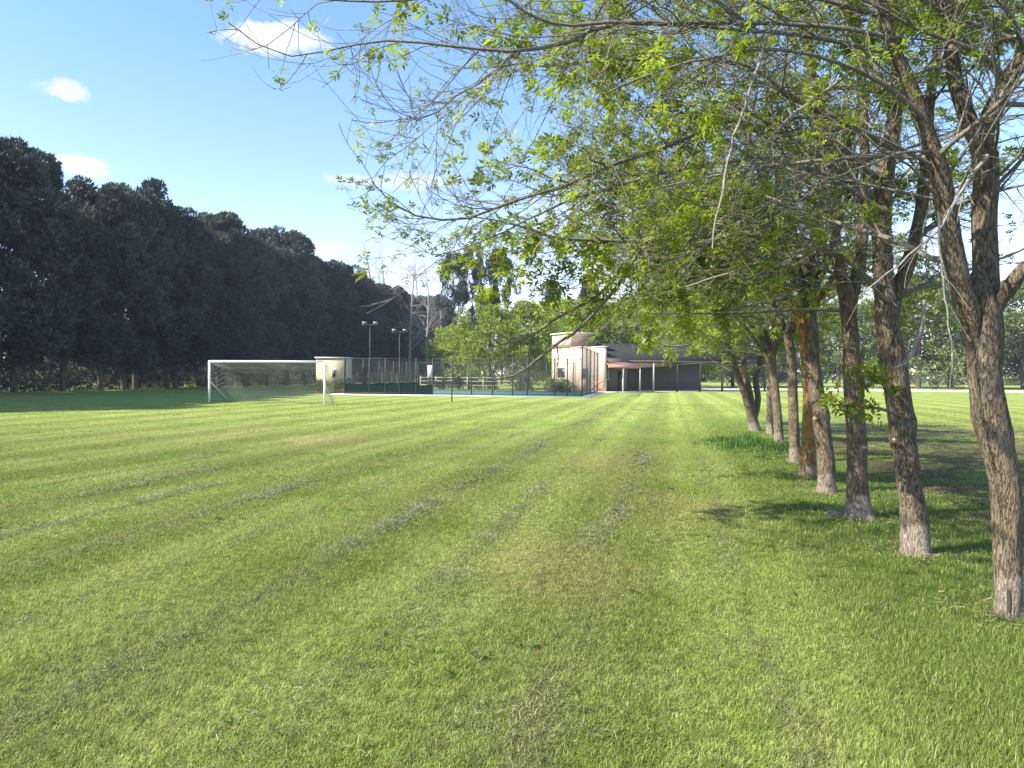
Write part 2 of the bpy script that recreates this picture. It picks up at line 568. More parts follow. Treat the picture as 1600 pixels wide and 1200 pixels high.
def clippings():
    """cut grass left in rows between the mower's passes, and a few rank tufts"""
    rng = np.random.default_rng(21)
    pos = []
    for k in range(-16, 9):
        u0 = 1.15 * (k + 0.5)
        strength = {-1: 1.0, -2: 0.8, -3: 1.0, -4: 0.5, -5: 0.55, -6: 0.65}.get(k, 0.3 if k < 0 else 0.10)
        base = {-1: 2.2, -3: 2.2, -2: 1.5}.get(k, 1.0)
        v = -6.0
        while v < 44:
            ln = rng.uniform(0.4, 2.2)
            if rng.random() < (0.72 * strength + 0.10) * (1.0 if v < 11 else 0.55):
                c = rng.uniform(v, v + ln, int(ln * base * rng.uniform(60, 380) * min(1, 9 / max(v, 1))))
                uu = u0 + rng.normal(0, 1, len(c)) * rng.uniform(0.07, 0.20) + rng.normal(0, .07) + 0.07 * np.sin(c * 0.8 + k)
                pos.append(np.stack([uu * math.cos(MOW) + c * math.sin(MOW), c * math.cos(MOW) - uu * math.sin(MOW)], -1))
            v += ln + rng.exponential(0.5)
    for _ in range(260):                       # loose wisps anywhere
        c = np.array([rng.uniform(-16, 8), rng.uniform(2.5, 26)])
        pos.append(c + rng.normal(0, 0.10, (int(rng.integers(8, 40)), 2)))
    p = np.concatenate(pos)
    x, y = p[:, 0], p[:, 1]
    d = np.hypot(x, y)
    ok = (y > 2.2) & (np.abs(x) < y * 0.9 + 1) & (x < ROWA + ROWB * y - 0.9) & (rng.random(len(x)) < np.clip(14 / d, .25, 1))
    x, y, d = x[ok], y[ok], d[ok]
    n = len(x)
    hd = rng.uniform(0, 2 * math.pi, n)
    el_ = rng.normal(0.12, 0.28, n)
    L = rng.uniform(0.018, 0.055, n)
    ax = np.stack([np.cos(hd) * np.cos(el_), np.sin(hd) * np.cos(el_), np.sin(el_)], -1)
    sd = np.stack([-np.sin(hd), np.cos(hd), rng.normal(0, .4, n)], -1) * (rng.uniform(.0014, .0026, n) * np.maximum(1, d / 6))[:, None]
    b = np.stack([x, y, rng.uniform(0.012, 0.042, n)], -1)
    m = b + ax * (L * .55)[:, None] + np.array([0, 0, 0.006])
    t = b + ax * L[:, None]
    for a in (m, t):
        a[:, 2] = np.maximum(a[:, 2], 0.004)
    v = np.stack([b - sd, b + sd, m + sd, m - sd, t], 1)
    i = np.arange(n)[:, None] * 5
    mb = MB()
    mb.add(v.reshape(-1, 3), i + np.array([[0, 1, 2, 3]]), i + np.array([[3, 2, 4]]))
    o = kind(mb.build('grass_clippings', MAT['clippings']), 'stuff')
    tag(o, 'drying grass clippings left in rows between the mower passes', 'clippings')


MAT['clippings'] = leafmat('clippings', (0.060, 0.080, 0.030), (0.34, 0.33, 0.20), 0.25, 0.8, 3.0)

# ------------------------------------------------------------------ branching
def nz(v):
    return v / (np.linalg.norm(v, axis=-1, keepdims=True) + 1e-12)


def smooth(pts, n):
    """Catmull-Rom resample of a polyline of any width (columns interpolate too)"""
    p = np.asarray(pts, float)
    if len(p) == 2:
        t = np.linspace(0, 1, n)[:, None]
        return p[0] * (1 - t) + p[1] * t
    seg = np.linalg.norm(np.diff(p[:, :3], axis=0), axis=1)
    s = np.concatenate([[0], np.cumsum(seg)])
    out = []
    pe = np.vstack([2 * p[0] - p[1], p, 2 * p[-1] - p[-2]])
    for x in np.linspace(0, s[-1], n):
        i = min(np.searchsorted(s, x, 'right') - 1, len(p) - 2)
        t = (x - s[i]) / max(seg[i], 1e-9)
        a, b, c, d = pe[i], pe[i + 1], pe[i + 2], pe[i + 3]
        out.append(0.5 * (2 * b + (c - a) * t + (2 * a - 5 * b + 4 * c - d) * t * t + (3 * b - a - 3 * c + d) * t ** 3))
    return np.array(out)


def plen(Pt):
    return np.linalg.norm(np.diff(Pt, axis=1), axis=2).sum(1)


def at(Pt, R, idx, t):
    n = Pt.shape[1]
    f = t * (n - 1)
    i = np.minimum(f.astype(int), n - 2)
    w = (f - i)[:, None]
    a, b = Pt[idx, i], Pt[idx, i + 1]
    return a * (1 - w) + b * w, nz(b - a), R[idx, i] * (1 - w[:, 0]) + R[idx, i + 1] * w[:, 0]


def grow(rng, pos, d, L, r0, n=6, g0=-0.05, g1=0.12, jit=0.10, tip=0.25):
    """tubes that start at pos along d, sag first and lift at the tip"""
    T = len(pos)
    Pt = np.zeros((T, n, 3))
    Pt[:, 0] = pos
    dd = d.copy()
    step = (L / (n - 1))[:, None]
    for i in range(1, n):
        g = g0 + (g1 - g0) * (i - 1) / max(1, n - 2)
        dd = nz(dd + np.array([0, 0, 1.0]) * g + rng.normal(0, jit, (T, 3)))
        Pt[:, i] = Pt[:, i - 1] + dd * step
    R = r0[:, None] * np.linspace(1, tip, n)[None]
    return Pt, R


def spawn(rng, Pt, R, per_m, t0, t1, lfun, ang, n=6, rr=0.6, flat=0.55, g0=-0.05, g1=0.12, jit=0.1, rmin=0.0015, tip=0.3):
    Ls = plen(Pt)
    cnt = np.maximum(1, rng.poisson(Ls * per_m * (t1 - t0)))
    idx = np.repeat(np.arange(len(Pt)), cnt)
    t = rng.uniform(t0, t1, len(idx))
    pos, tan, r = at(Pt, R, idx, t)
    rv = rng.normal(0, 1, (len(idx), 3))
    rv[:, 2] *= flat
    rv = nz(rv - (rv * tan).sum(1, keepdims=True) * tan)
    a = np.radians(rng.uniform(ang[0], ang[1], len(idx)))[:, None]
    d = nz(tan * np.cos(a) + rv * np.sin(a))
    L = lfun(rng, Ls[idx], t)
    r0 = np.maximum(rmin, r * rr * rng.uniform(0.6, 1.0, len(idx)))
    Pc, Rc = grow(rng, pos, d, L, r0, n, g0, g1, jit, tip)
    Rc = np.maximum(Rc, rmin * 0.7)
    return Pc, Rc


def leaf_clusters(rng, pos, d, size, nl=(3, 6), per=5):
    """compound leaves: each a short stalk direction carrying pairs of leaflets; returns quads"""
    cnt = rng.integers(nl[0], nl[1], len(pos))
    idx = np.repeat(np.arange(len(pos)), cnt)
    p = pos[idx]
    rv = rng.normal(0, 1, (len(idx), 3))
    ld_ = nz(d[idx] * 0.75 + rv * 0.62 + np.array([0, 0, 0.10]))
    Ls = size[idx] * rng.uniform(0.7, 1.25, len(idx))
    nrm_ = rng.normal(0, 0.45, (len(idx), 3)) + np.array([0, 0, 1.0])
    side = nz(np.cross(ld_, nrm_))
    nn = np.cross(side, ld_)
    V = []
    pairs = [(1.0, 0.0), (0.72, 1.0), (0.72, -1.0), (0.42, 1.0), (0.42, -1.0), (0.2, 1.0), (0.2, -1.0)][:per]
    for (s, sd) in pairs:
        b = p + ld_ * (Ls * (s if sd else 0.78))[:, None]
        b = b - np.array([0, 0, 1.0]) * (Ls * 0.16 * s * s)[:, None]
        ax = nz(ld_ * (1.0 if sd == 0 else 0.62) + side * sd * 0.85 + rng.normal(0, 0.16, ld_.shape) - np.array([0, 0, 0.28]))
        ll = (Ls * rng.uniform(0.42, 0.62, len(idx)))[:, None]
        sw = nz(np.cross(ax, nn)) * ll * 0.19
        up = nn * ll * 0.07
        V.append(np.stack([b, b + ax * ll * 0.45 + sw + up, b + ax * ll, b + ax * ll * 0.45 - sw + up], 1))
    V = np.concatenate(V)
    q = np.arange(len(V) * 4).reshape(-1, 4)
    return V.reshape(-1, 3), q


def vnoise(p, s):
    """cheap smooth field in 0..1"""
    x, y, z = p[:, 0] * s, p[:, 1] * s, p[:, 2] * s
    return 0.5 + 0.25 * (np.sin(x + 1.7 * np.sin(y * 0.8 + 1)) * np.cos(z * 1.1 + 0.6 * np.sin(x)) + np.sin(y * 1.3 + z + 2))


def trunk_tube(mb, pts, rr, n=48, k=22, seed=0, flare=0.42, burls=()):
    """trunk surface with ridges, swellings and a flared foot"""
    rng = np.random.default_rng(seed)
    c = smooth(np.column_stack([pts, rr]), n)
    p, r = c[:, :3], c[:, 3]
    tan = nz(np.gradient(p, axis=0))
    u = nz(np.cross(tan, np.array([0, 1.0, 0.0])))
    w = np.cross(u, tan)
    a = np.arange(k) * 2 * math.pi / k
    z = p[:, 2:3] - p[0, 2]
    fl = 1 + flare * np.exp(-z / 0.09) * (1 + 0.7 * np.sin(a * 4 + seed + 0.8 * np.sin(a * 2 + seed))[None])
    rad_ = r[:, None] * fl
    for _ in range(7):
        ka, kz = rng.integers(1, 7), rng.uniform(2, 14)
        rad_ = rad_ * (1 + rng.uniform(0.008, 0.028) * np.sin(ka * a[None] + kz * z + rng.uniform(0, 6)))
    rad_ = rad_ * (1 + rng.normal(0, 0.012, rad_.shape))
    v = p[:, None] + (u[:, None] * np.cos(a)[None, :, None] + w[:, None] * np.sin(a)[None, :, None]) * rad_[..., None]
    for (bp, br, bh) in burls:
        dlt = v - np.asarray(bp)
        dist = np.linalg.norm(dlt, axis=2)
        out = nz(v - p[:, None])
        v = v + out * (bh * np.exp(-(dist / br) ** 2))[..., None]
    idx = np.arange(n * k).reshape(n, k)
    i0, i1 = idx[:-1], idx[1:]
    q = np.stack([i0, np.roll(i0, -1, 1), np.roll(i1, -1, 1), i1], -1).reshape(-1, 4)
    mb.add(v.reshape(-1, 3), q)
    return c


TREE_FEET = []


def px_path(pts, Y0, Y1):
    """photo polyline [(px,py,r_px)] -> world points and radii, depth running Y0..Y1"""
    s = np.linspace(0, 1, len(pts))
    out, rr = [], []
    for (px, py, rp), t in zip(pts, s):
        Y = Y0 + (Y1 - Y0) * t
        out.append(P(px, py, Y))
        rr.append(rp / FPX * Y / math.sqrt(1 + ((px - 800) / FPX) ** 2))
    return np.array(out), np.array(rr)


def ash(label, foot, trunk, stems, limbs, seed, bark='ash_bark', n_limb=12, lmax=4.2, leaf=0.6, leaf_size=0.085,
        dens=1.0, left=1.0, burls=(), scars=(), dead=(), wound=None, zmin=2.4, sprigs=()):
    """one ash tree of the row. trunk: photo polyline; stems / limbs: photo polylines with end depths"""
    rng = np.random.default_rng(seed)
    fp = G(*foot)
    TREE_FEET.append(fp)
    Y = fp[1]
    root = empty('ash_tree', fp)
    tag(root, label, 'tree', 'ash trees planted in a row beside the field')
    mbT, mbB, mbL, DL = MB(), MB(), MB(), []
    tp, tr = px_path([(foot[0], foot[1], trunk[0][2])] + list(trunk[1:]), Y, Y)
    tp[0, 2] = -0.05
    c = trunk_tube(mbT, tp, tr, seed=seed, burls=burls)
    topP, topR = c[-1, :3], c[-1, 3]
    S = []
    for (pl, dy) in stems:
        sp_, sr = px_path(pl, Y, Y + dy)
        cc = smooth(np.column_stack([sp_, sr]), 30)
        wob = rng.normal(0, 0.012, (30, 3)).cumsum(0) * 0.5
        wob -= np.linspace(0, 1, 30)[:, None] * wob[-1] * 0.5
        cc[:, :3] += wob * np.clip(np.linspace(0, 3, 30), 0, 1)[:, None]
        mbT.tubes(cc[None, :, :3], cc[None, :, 3], 12)
        S.append(cc)
    # further stems that fill the crown above the frame
    n_limb = int(n_limb * 1.8)
    n_auto = 3 if stems else 4
    for i in range(n_auto):
        azm = rng.uniform(0, 2 * math.pi) if stems else i * 2 * math.pi / n_auto + rng.uniform(-.4, .4)
        el_ = rng.uniform(0.9, 1.25)
        d0 = np.array([[math.cos(azm) * math.cos(el_), math.sin(azm) * math.cos(el_), math.sin(el_)]])
        p0 = topP if not stems else S[i % len(S)][rng.integers(10, 26), :3]
        Ls = np.array([rng.uniform(2.6, 4.2)])
        r0 = np.array([topR * (0.72 if not stems else 0.4)])
        a_, b_ = grow(rng, np.array([p0 - np.array([0, 0, 0.08])]), d0, Ls, r0, 12, -0.01, 0.05, 0.09, 0.18)
        cc = smooth(np.column_stack([a_[0], b_[0]]), 30)
        mbT.tubes(cc[None, :, :3], cc[None, :, 3], 9)
        S.append(cc)
    SP = np.stack([s[:, :3] for s in S])
    SR = np.stack([s[:, 3] for s in S])
    # limbs
    LP, LR = [], []
    for (pl, y0, y1) in limbs:
        lp, lr = px_path(pl, y0, y1)
        cc = smooth(np.column_stack([lp, lr * 0.54]), 24)
        cc[:, :3] += (rng.normal(0, 0.010, (24, 3)).cumsum(0)) * np.linspace(0, 1, 24)[:, None]
        LP.append(cc[:, :3])
        LR.append(np.maximum(cc[:, 3], 0.003))
    idx = rng.integers(0, len(SP), n_limb)
    tt = np.where(rng.random(n_limb) < 0.55, rng.uniform(0.0, 0.45, n_limb), rng.uniform(0.3, 0.95, n_limb))
    p0, tan, r = at(SP, SR, idx, tt)
    azm = np.where(rng.random(n_limb) < 0.52 * left, rng.normal(math.pi * 1.02, 0.75, n_limb), rng.uniform(0, 2 * math.pi, n_limb))
    el_ = np.radians(rng.uniform(-2, 38, n_limb))
    d = np.stack([np.cos(azm) * np.cos(el_), np.sin(azm) * np.cos(el_), np.sin(el_)], -1)
    L = rng.uniform(0.5, 1.0, n_limb) * lmax * (1 - 0.35 * tt) * (0.78 + 0.22 * -np.cos(azm))
    # keep limbs away from the camera's own spot
    for j in range(n_limb):
        e = p0[j] + d[j] * L[j]
        while L[j] > 0.8 and (np.hypot(e[0], e[1]) < 3.0 or e[0] / max(e[1], .1) < -0.16):
            L[j] *= 0.85
            e = p0[j] + d[j] * L[j]
    a_, b_ = grow(rng, p0, d, L, np.clip(r * 0.34, 0.008, 0.023), 14, -0.035, 0.02, 0.075, 0.16)
    for i in range(n_limb):
        cc = smooth(np.column_stack([a_[i], b_[i]]), 24)
        LP.append(cc[:, :3])
        LR.append(cc[:, 3])
    LP, LR = np.stack(LP), np.stack(LR)
    ng = len(limbs)
    LP[ng:, :, 2] = np.where(LP[ng:, :, 2] < zmin, zmin - (zmin - LP[ng:, :, 2]) * 0.25, LP[ng:, :, 2])
    mbB.tubes(LP, LR, 7)
    # branches, twigs
    B1, R1 = spawn(rng, LP, LR, 9.6 * dens, 0.10, 1.0, lambda g, Lp, t: g.uniform(0.35, 1.35, len(t)) * (1.10 - 0.45 * t) * np.clip(Lp / 3.2, .5, 1.15),
                   (28, 62), 8, 0.55, 0.55, -0.05, 0.10, 0.10, 0.0035)
    def inside(Pt):
        e = Pt[:, -1]
        xr, er = e[:, 0] / np.maximum(e[:, 1], .5), (e[:, 2] - 1.6) / np.maximum(e[:, 1], .5)
        return (xr > -0.232) | ((xr > -0.405) & (er > 0.36))
    ok = inside(B1)
    B1, R1 = B1[ok], R1[ok]
    ok = (B1[:, :, 2].min(1) > zmin) | (rng.random(len(B1)) < 0.10)
    B1, R1 = B1[ok], R1[ok]
    mbB.tubes(B1, R1, 5)
    B1s, R1s = spawn(rng, SP, SR, 6.0 * dens, 0.25, 1.0, lambda g, Lp, t: g.uniform(0.4, 1.4, len(t)), (35, 70), 8, 0.25, 0.8, -0.04, 0.08, 0.10, 0.004)
    ok = inside(B1s) & ((B1s[:, :, 2].min(1) > zmin) | (rng.random(len(B1s)) < 0.08))
    B1s, R1s = B1s[ok], R1s[ok]
    R1s = np.minimum(R1s, 0.012)
    mbB.tubes(B1s, R1s, 5)
    BB, RB = np.concatenate([B1, B1s]), np.concatenate([R1, R1s])
    B2, R2 = spawn(rng, BB, RB, 10.5 * dens, 0.2, 1.0, lambda g, Lp, t: g.uniform(0.12, 0.52, len(t)) * np.clip(Lp, .6, 1.2),
                   (25, 60), 5, 0.6, 0.7, -0.06, 0.20, 0.13, 0.0026)
    ok = inside(B2) & ((B2[:, :, 2].min(1) > zmin - 0.1) | (rng.random(len(B2)) < 0.35))
    B2, R2 = B2[ok], R2[ok]
    mbB.tubes(B2, R2, 3)
    # leaves: at twig tips and branch tips, in patches
    ends = np.concatenate([B2[:, -1], B1[:, -1], B1s[:, -1], LP[:, -1], B2[:, 3]])
    dirs = np.concatenate([nz(B2[:, -1] - B2[:, -2]), nz(B1[:, -1] - B1[:, -2]), nz(B1s[:, -1] - B1s[:, -2]),
                           nz(LP[:, -1] - LP[:, -2]), nz(B2[:, 3] - B2[:, 2])])
    pr = np.clip(leaf * 0.62 * (0.16 + 2.1 * np.clip((vnoise(ends + seed, 1.9) - 0.42) / 0.28, 0, 1)), 0, 1)
    pr[len(ends) - len(B2):] *= 0.45
    pr *= np.where(ends[:, 2] < zmin - 0.1, 0.22, 1.0)
    ok = rng.random(len(ends)) < pr
    ends, dirs = ends[ok], dirs[ok]
    big = vnoise(ends + seed * 2, 0.9)
    size = leaf_size * (0.55 + 1.1 * np.clip((big - 0.3) / 0.5, 0, 1)) * rng.uniform(0.7, 1.2, len(ends))
    v, q = leaf_clusters(rng, ends, dirs, size * 1.0, (3, 8))
    mbL.add(v, q)
    for (pl, y0, y1, sz, nlf) in sprigs:      # leafy shoots low on the trunk
        lp, lr = px_path(pl, y0, y1)
        cc = smooth(np.column_stack([lp, lr]), 12)
        mbB.tubes(cc[None, :, :3], np.maximum(cc[None, :, 3], 0.002), 5)
        ii = rng.integers(3, 12, nlf)
        dd = nz(np.gradient(cc[:, :3], axis=0))[ii]
        v, q = leaf_clusters(rng, cc[ii, :3] + rng.normal(0, 0.03, (nlf, 3)), dd, np.full(nlf, sz), (4, 7), 7)
        mbL.add(v, q)
    for (pl, y0, y1) in dead:
        mbD = MB()
        lp, lr = px_path(pl, y0, y1)
        cc = smooth(np.column_stack([lp, lr]), 20)
        cc[:, :3] += rng.normal(0, 0.006, (20, 3)).cumsum(0)
        mbD.tubes(cc[None, :, :3], np.maximum(cc[None, :, 3], 0.0015), 5)
        s1, q1 = spawn(rng, cc[None, :, :3], np.maximum(cc[None, :, 3], 0.0015), 5.0, 0.2, 1.0, lambda g, Lp, t: g.uniform(0.08, 0.4, len(t)),
                       (15, 40), 5, 0.5, 1.0, -0.15, -0.05, 0.1, 0.0015)
        mbD.tubes(s1, q1, 3)
        DL.append(mbD)
    org = np.array(fp)
    for mb in [mbT, mbB, mbL] + DL:
        mb.v = [a - org for a in mb.v]
    t = mbT.build('trunk', MAT[bark], root, True)
    mbB.build('branches', MAT['ash_twig'], root, True)
    mbL.build('crown', MAT['ash_leaf'], root)
    for mbD in DL:
        o = mbD.build('dead_twig', MAT['dead_twig'], root, True)
        o['label'] = 'bare grey dead twig hanging below the branches'
    for (px, py, dy, r) in scars:               # pruned limb stubs
        p = P(px, py, Y + dy) - org
        q_ = p + np.array([-0.045, -0.05, 0.015])
        so = MB().bar(p, q_, r, 12).build('branch_stub', MAT['cut_wood'], t, True)
    if wound is not None:
        wound(t, org, c)
    return root


def bark_wound(t, org, c):
    """dark vertical split with pale exposed wood at the trunk's foot"""
    i = 3
    mbp, mbd = MB(), MB()
    def patch(mb, z0, z1, w, ang, lift):
        n = 20
        zz = np.linspace(z0, z1, n)
        L, Rr = [], []
        for z in zz:
            j = int(np.argmin(np.abs(c[:, 2] - z)))
            ctr, r = c[j, :3], c[j, 3]
            fl = 1 + 0.35 * math.exp(-max(z, 0) / 0.10)
            s = (z - z0) / (z1 - z0)
            hw = w * math.sin(math.pi * min(0.97, max(0.06, s ** 0.8))) ** 0.6 * (1 + 0.10 * math.sin(z * 45))
            for a_, lst in ((ang - hw, L), (ang + hw, Rr)):
                lst.append((ctr[0] + math.sin(a_) * (r * fl * 1.06 + lift), ctr[1] - math.cos(a_) * (r * fl * 1.06 + lift), z))
        v = np.array(L + Rr) - org
        q = [(k, n + k, n + k + 1, k + 1) for k in range(n - 1)]
        mb.add(v, q)
    patch(mbd, 0.05, 0.22, 0.10, -0.60, 0.006)
    mbd.build('bark_split', MAT['bark_split'], t)


MAT['exposed_wood'] = plain('exposed_wood', (0.22, 0.19, 0.155), 0.85, 0.35, 30)
MAT['bark_split'] = plain('bark_split', (0.045, 0.04, 0.038), 0.9, 0.4, 25)

Y1, Y2, Y3, Y4 = (G(*f)[1] for f in ((1578, 962), (1432, 865), (1342, 810), (1291, 770)))

ash('nearest ash tree with two thick stems and a pale split at its foot', (1578, 962),
    [(1578, 962, 21), (1574, 860, 24), (1571, 760, 26), (1552, 667, 29), (1541, 600, 28), (1539, 557, 30), (1536, 509, 32), (1532, 478, 29), (1529, 445, 19), (1527, 415, 6)],
    [([(1530, 570, 8), (1518, 505, 18), (1504, 455, 19), (1487, 375, 18), (1475, 292, 17), (1462, 233, 15), (1446, 175, 14), (1429, 125, 12), (1408, 83, 11), (1392, 33, 10), (1370, -60, 8), (1350, -200, 5)], -0.5),
     ([(1540, 580, 10), (1543, 515, 21), (1542, 458, 22), (1537, 375, 21), (1533, 292, 21), (1531, 229, 21), (1508, 187, 15), (1487, 137, 13), (1475, 83, 11), (1467, 20, 10), (1450, -80, 8), (1440, -220, 5)], 0.2),
     ([(1534, 300, 3), (1538, 240, 14), (1550, 187, 17), (1571, 146, 16), (1596, 96, 15), (1630, 40, 12), (1680, -80, 8)], -0.3),
     ([(1540, 510, 6), (1571, 458, 14), (1600, 425, 13), (1660, 370, 11), (1740, 300, 7)], -0.3)],
    [([(1400, 60, 8), (1300, 42, 7), (1140, 33, 6.5), (1039, 33, 6), (916, 30, 5), (859, 23, 4.5), (828, 8, 4), (770, -40, 2.5)], Y1 - 0.4, Y1 - 0.9),
     ([(1410, 90, 8), (1290, 62, 7), (1140, 45, 6), (962, 38, 6), (886, 65, 5.5), (790, 80, 5), (713, 73, 4), (629, 67, 3.5), (540, 72, 2.5), (470, 88, 2), (415, 75, 1.5), (368, 38, 1.2)], Y1 - 0.3, Y1 - 0.8),
     ([(1396, 30, 8), (1200, -20, 7), (1000, -28, 6), (800, -30, 5), (640, -5, 3.5), (520, 5, 2.5), (440, -8, 1.5)], Y1 - 0.3, Y1 - 1.1),
     ([(1452, 190, 9), (1380, 130, 8), (1290, 90, 6), (1180, 75, 5), (1060, 100, 4), (950, 150, 3)], Y1 - 0.3, Y1 - 0.8)],
    seed=5, n_limb=9, lmax=3.4, leaf=0.33, leaf_size=0.085, dens=1.15, burls=((P(1590, 667, Y1) + np.array([0.02, 0, 0]), 0.07, 0.055), (P(1520, 655, Y1), 0.06, 0.02)),
    dead=[([(1212, 20, 3), (1196, 60, 3), (1178, 120, 2.6), (1150, 200, 2.2), (1130, 290, 1.8), (1115, 395, 1.2)], Y1 - 0.5, Y1 - 0.9),
          ([(1540, 245, 4), (1496, 292, 3.2), (1470, 330, 2.6), (1420, 390, 2), (1340, 455, 1.3)], Y1 - 0.35, Y1 - 0.9),
          ([(1465, 330, 2.6), (1464, 400, 2.2), (1470, 480, 1.8), (1478, 590, 1.2)], Y1 - 0.35, Y1 - 0.4)],
    wound=bark_wound)

ash('second ash from the front with a leafy shoot low on its trunk', (1432, 865),
    [(1432, 865, 24), (1427, 800, 22), (1420, 752, 20), (1408, 655, 21), (1399, 590, 22), (1389, 525, 20), (1384, 470, 17), (1382, 430, 6)],
    [([(1389, 530, 15), (1384, 475, 17), (1379, 375, 16), (1383, 270, 16), (1395, 200, 13), (1400, 100, 11), (1390, 0, 9), (1380, -140, 5)], 0.2),
     ([(1390, 535, 12), (1396, 465, 14), (1420, 400, 12), (1440, 300, 11), (1450, 180, 9), (1470, 50, 7), (1480, -80, 4)], 0.5)],
    [([(1390, 262, 14), (1400, 237, 14), (1350, 208, 12), (1287, 175, 11), (1225, 146, 9), (1187, 112, 7), (1120, 90, 5), (1039, 92, 4.5), (943, 92, 4), (850, 100, 3.5), (790, 97, 3.2), (752, 123, 3), (713, 147, 2.6), (686, 172, 2.2), (663, 188, 2), (629, 188, 1.5), (612, 174, 1.2)], Y2, Y2 - 1.2),
     ([(1385, 290, 11), (1290, 215, 9), (1217, 205, 8), (1140, 184, 8), (1077, 211, 7.5), (1020, 234, 7), (943, 264, 6.5), (886, 291, 6), (809, 314, 5), (752, 337, 4.2), (694, 350, 3.5), (644, 343, 2.8), (598, 318, 2), (575, 294, 1.4)], Y2 + 0.1, Y2 - 0.8),
     ([(1380, 330, 9), (1300, 280, 8), (1200, 250, 7), (1100, 262, 6), (1000, 280, 4.5), (900, 310, 3.5), (800, 360, 2.5), (700, 400, 1.6), (650, 395, 1.1)], Y2, Y2 - 0.6)],
    scars=((1400, 690, -0.10, 0.020),), burls=((P(1425, 660, Y2), 0.08, 0.03), (P(1390, 690, Y2), 0.06, 0.02)),
    seed=15, n_limb=9, lmax=3.8, leaf=0.38, leaf_size=0.10, dens=1.15,
    dead=[([(1417, 46, 3.4), (1358, 92, 3.2), (1267, 158, 2.8), (1217, 204, 2.2), (1162, 279, 1.5)], Y2 - 1.2, Y2 - 1.4),
          ([(1445, 470, 4), (1440, 510, 3.4), (1425, 555, 3), (1405, 572, 2.4), (1380, 575, 1.6)], Y2 - 0.15, Y2 - 0.25)],
    sprigs=[([(1408, 650, 3), (1380, 640, 2.5), (1340, 634, 2), (1295, 632, 1.4)], Y2 - 0.16, Y2 - 0.45, 0.13, 6),
            ([(1398, 640, 3), (1388, 610, 2.5), (1365, 592, 1.8), (1340, 585, 1.2)], Y2 - 0.16, Y2 - 0.35, 0.13, 6)])

ash('third ash from the front with a stone lying at its foot', (1342, 810),
    [(1342, 810, 23), (1340, 750, 17), (1337, 655, 16), (1332, 590, 15), (1329, 525, 13), (1323, 460, 12), (1322, 430, 4)],
    [([(1328, 520, 10), (1321, 465, 11), (1310, 400, 10), (1300, 320, 10), (1290, 230, 8), (1270, 120, 7), (1260, 0, 5)], 0.2),
     ([(1329, 525, 10), (1330, 470, 11), (1345, 400, 10), (1352, 320, 9), (1350, 220, 8), (1340, 100, 6), (1335, -30, 4)], 0.4)],
    [([(1310, 400, 9), (1225, 375, 8), (1140, 368, 6.5), (1058, 376, 6), (982, 381, 5), (867, 379, 4), (809, 360, 3), (740, 350, 2), (690, 370, 1.2)], Y3, Y3 - 1.4),
     ([(1305, 360, 9), (1200, 330, 7.5), (1100, 322, 6), (1010, 380, 5.5), (969, 440, 5.5), (909, 503, 5), (870, 533, 4.5), (825, 569, 4), (792, 587, 3), (759, 593, 1.8), (742, 588, 1.2)], Y3, Y3 - 1.0),
     ([(1300, 350, 8), (1180, 310, 7), (1080, 330, 6), (1000, 385, 5), (960, 440, 5), (930, 470, 4.5), (870, 506, 4), (840, 530, 3.5), (795, 545, 2.4), (768, 530, 1.4)], Y3 + 0.1, Y3 - 0.7)],
    scars=((1319, 640, -0.06, 0.030), (1352, 700, -0.09, 0.022)), burls=((P(1350, 600, Y3), 0.09, 0.03), (P(1325, 640, Y3), 0.07, 0.03)),
    seed=23, n_limb=12, lmax=4.4, leaf=0.42, leaf_size=0.10, dens=1.05)

ash('fourth ash from the front standing close beside an orange trunk', (1291, 770),
    [(1291, 770, 15), (1292, 740, 14), (1283, 655, 13), (1272, 590, 12), (1268, 525, 11), (1264, 460, 11)], [], [],
    scars=((1276, 655, -0.08, 0.024),), burls=((P(1294, 648, Y4), 0.09, 0.025),),
    seed=34, zmin=2.2, n_limb=17, lmax=4.6, leaf=0.50, leaf_size=0.105, dens=0.85)
ash('ash trunk covered with orange lichen, half hidden behind its neighbour', (1262, 745),
    [(1262, 745, 13), (1263, 700, 12), (1265, 640, 11), (1262, 560, 10), (1252, 500, 9)], [], [],
    seed=45, zmin=2.2, bark='ash_bark_orange', n_limb=16, lmax=4.4, leaf=0.50, leaf_size=0.105, dens=0.8)
ash('slim straight ash just beyond the orange lichen trunk', (1243, 722),
    [(1243, 722, 9), (1241, 680, 8.5), (1239, 620, 8), (1237, 560, 7.5), (1230, 520, 7)], [], [],
    seed=56, zmin=2.2, n_limb=16, lmax=4.4, leaf=0.52, leaf_size=0.11, dens=0.75)
ash('slim ash rising from the edge of the tall grass clump', (1218, 693),
    [(1218, 693, 8), (1214, 640, 7), (1209, 590, 6.5), (1206, 550, 6)], [], [],
    seed=67, zmin=2.2, n_limb=17, lmax=4.6, leaf=0.58, leaf_size=0.12, dens=0.7)
ash('thin ash seen between the leaning stems and the slim ash', (1203, 678),
    [(1203, 678, 6), (1203, 630, 5.5), (1203, 590, 5.5), (1200, 555, 5)], [], [],
    seed=78, zmin=2.2, n_limb=16, lmax=4.6, leaf=0.62, leaf_size=0.13, dens=0.65)
Y9 = G(1180, 673)[1]
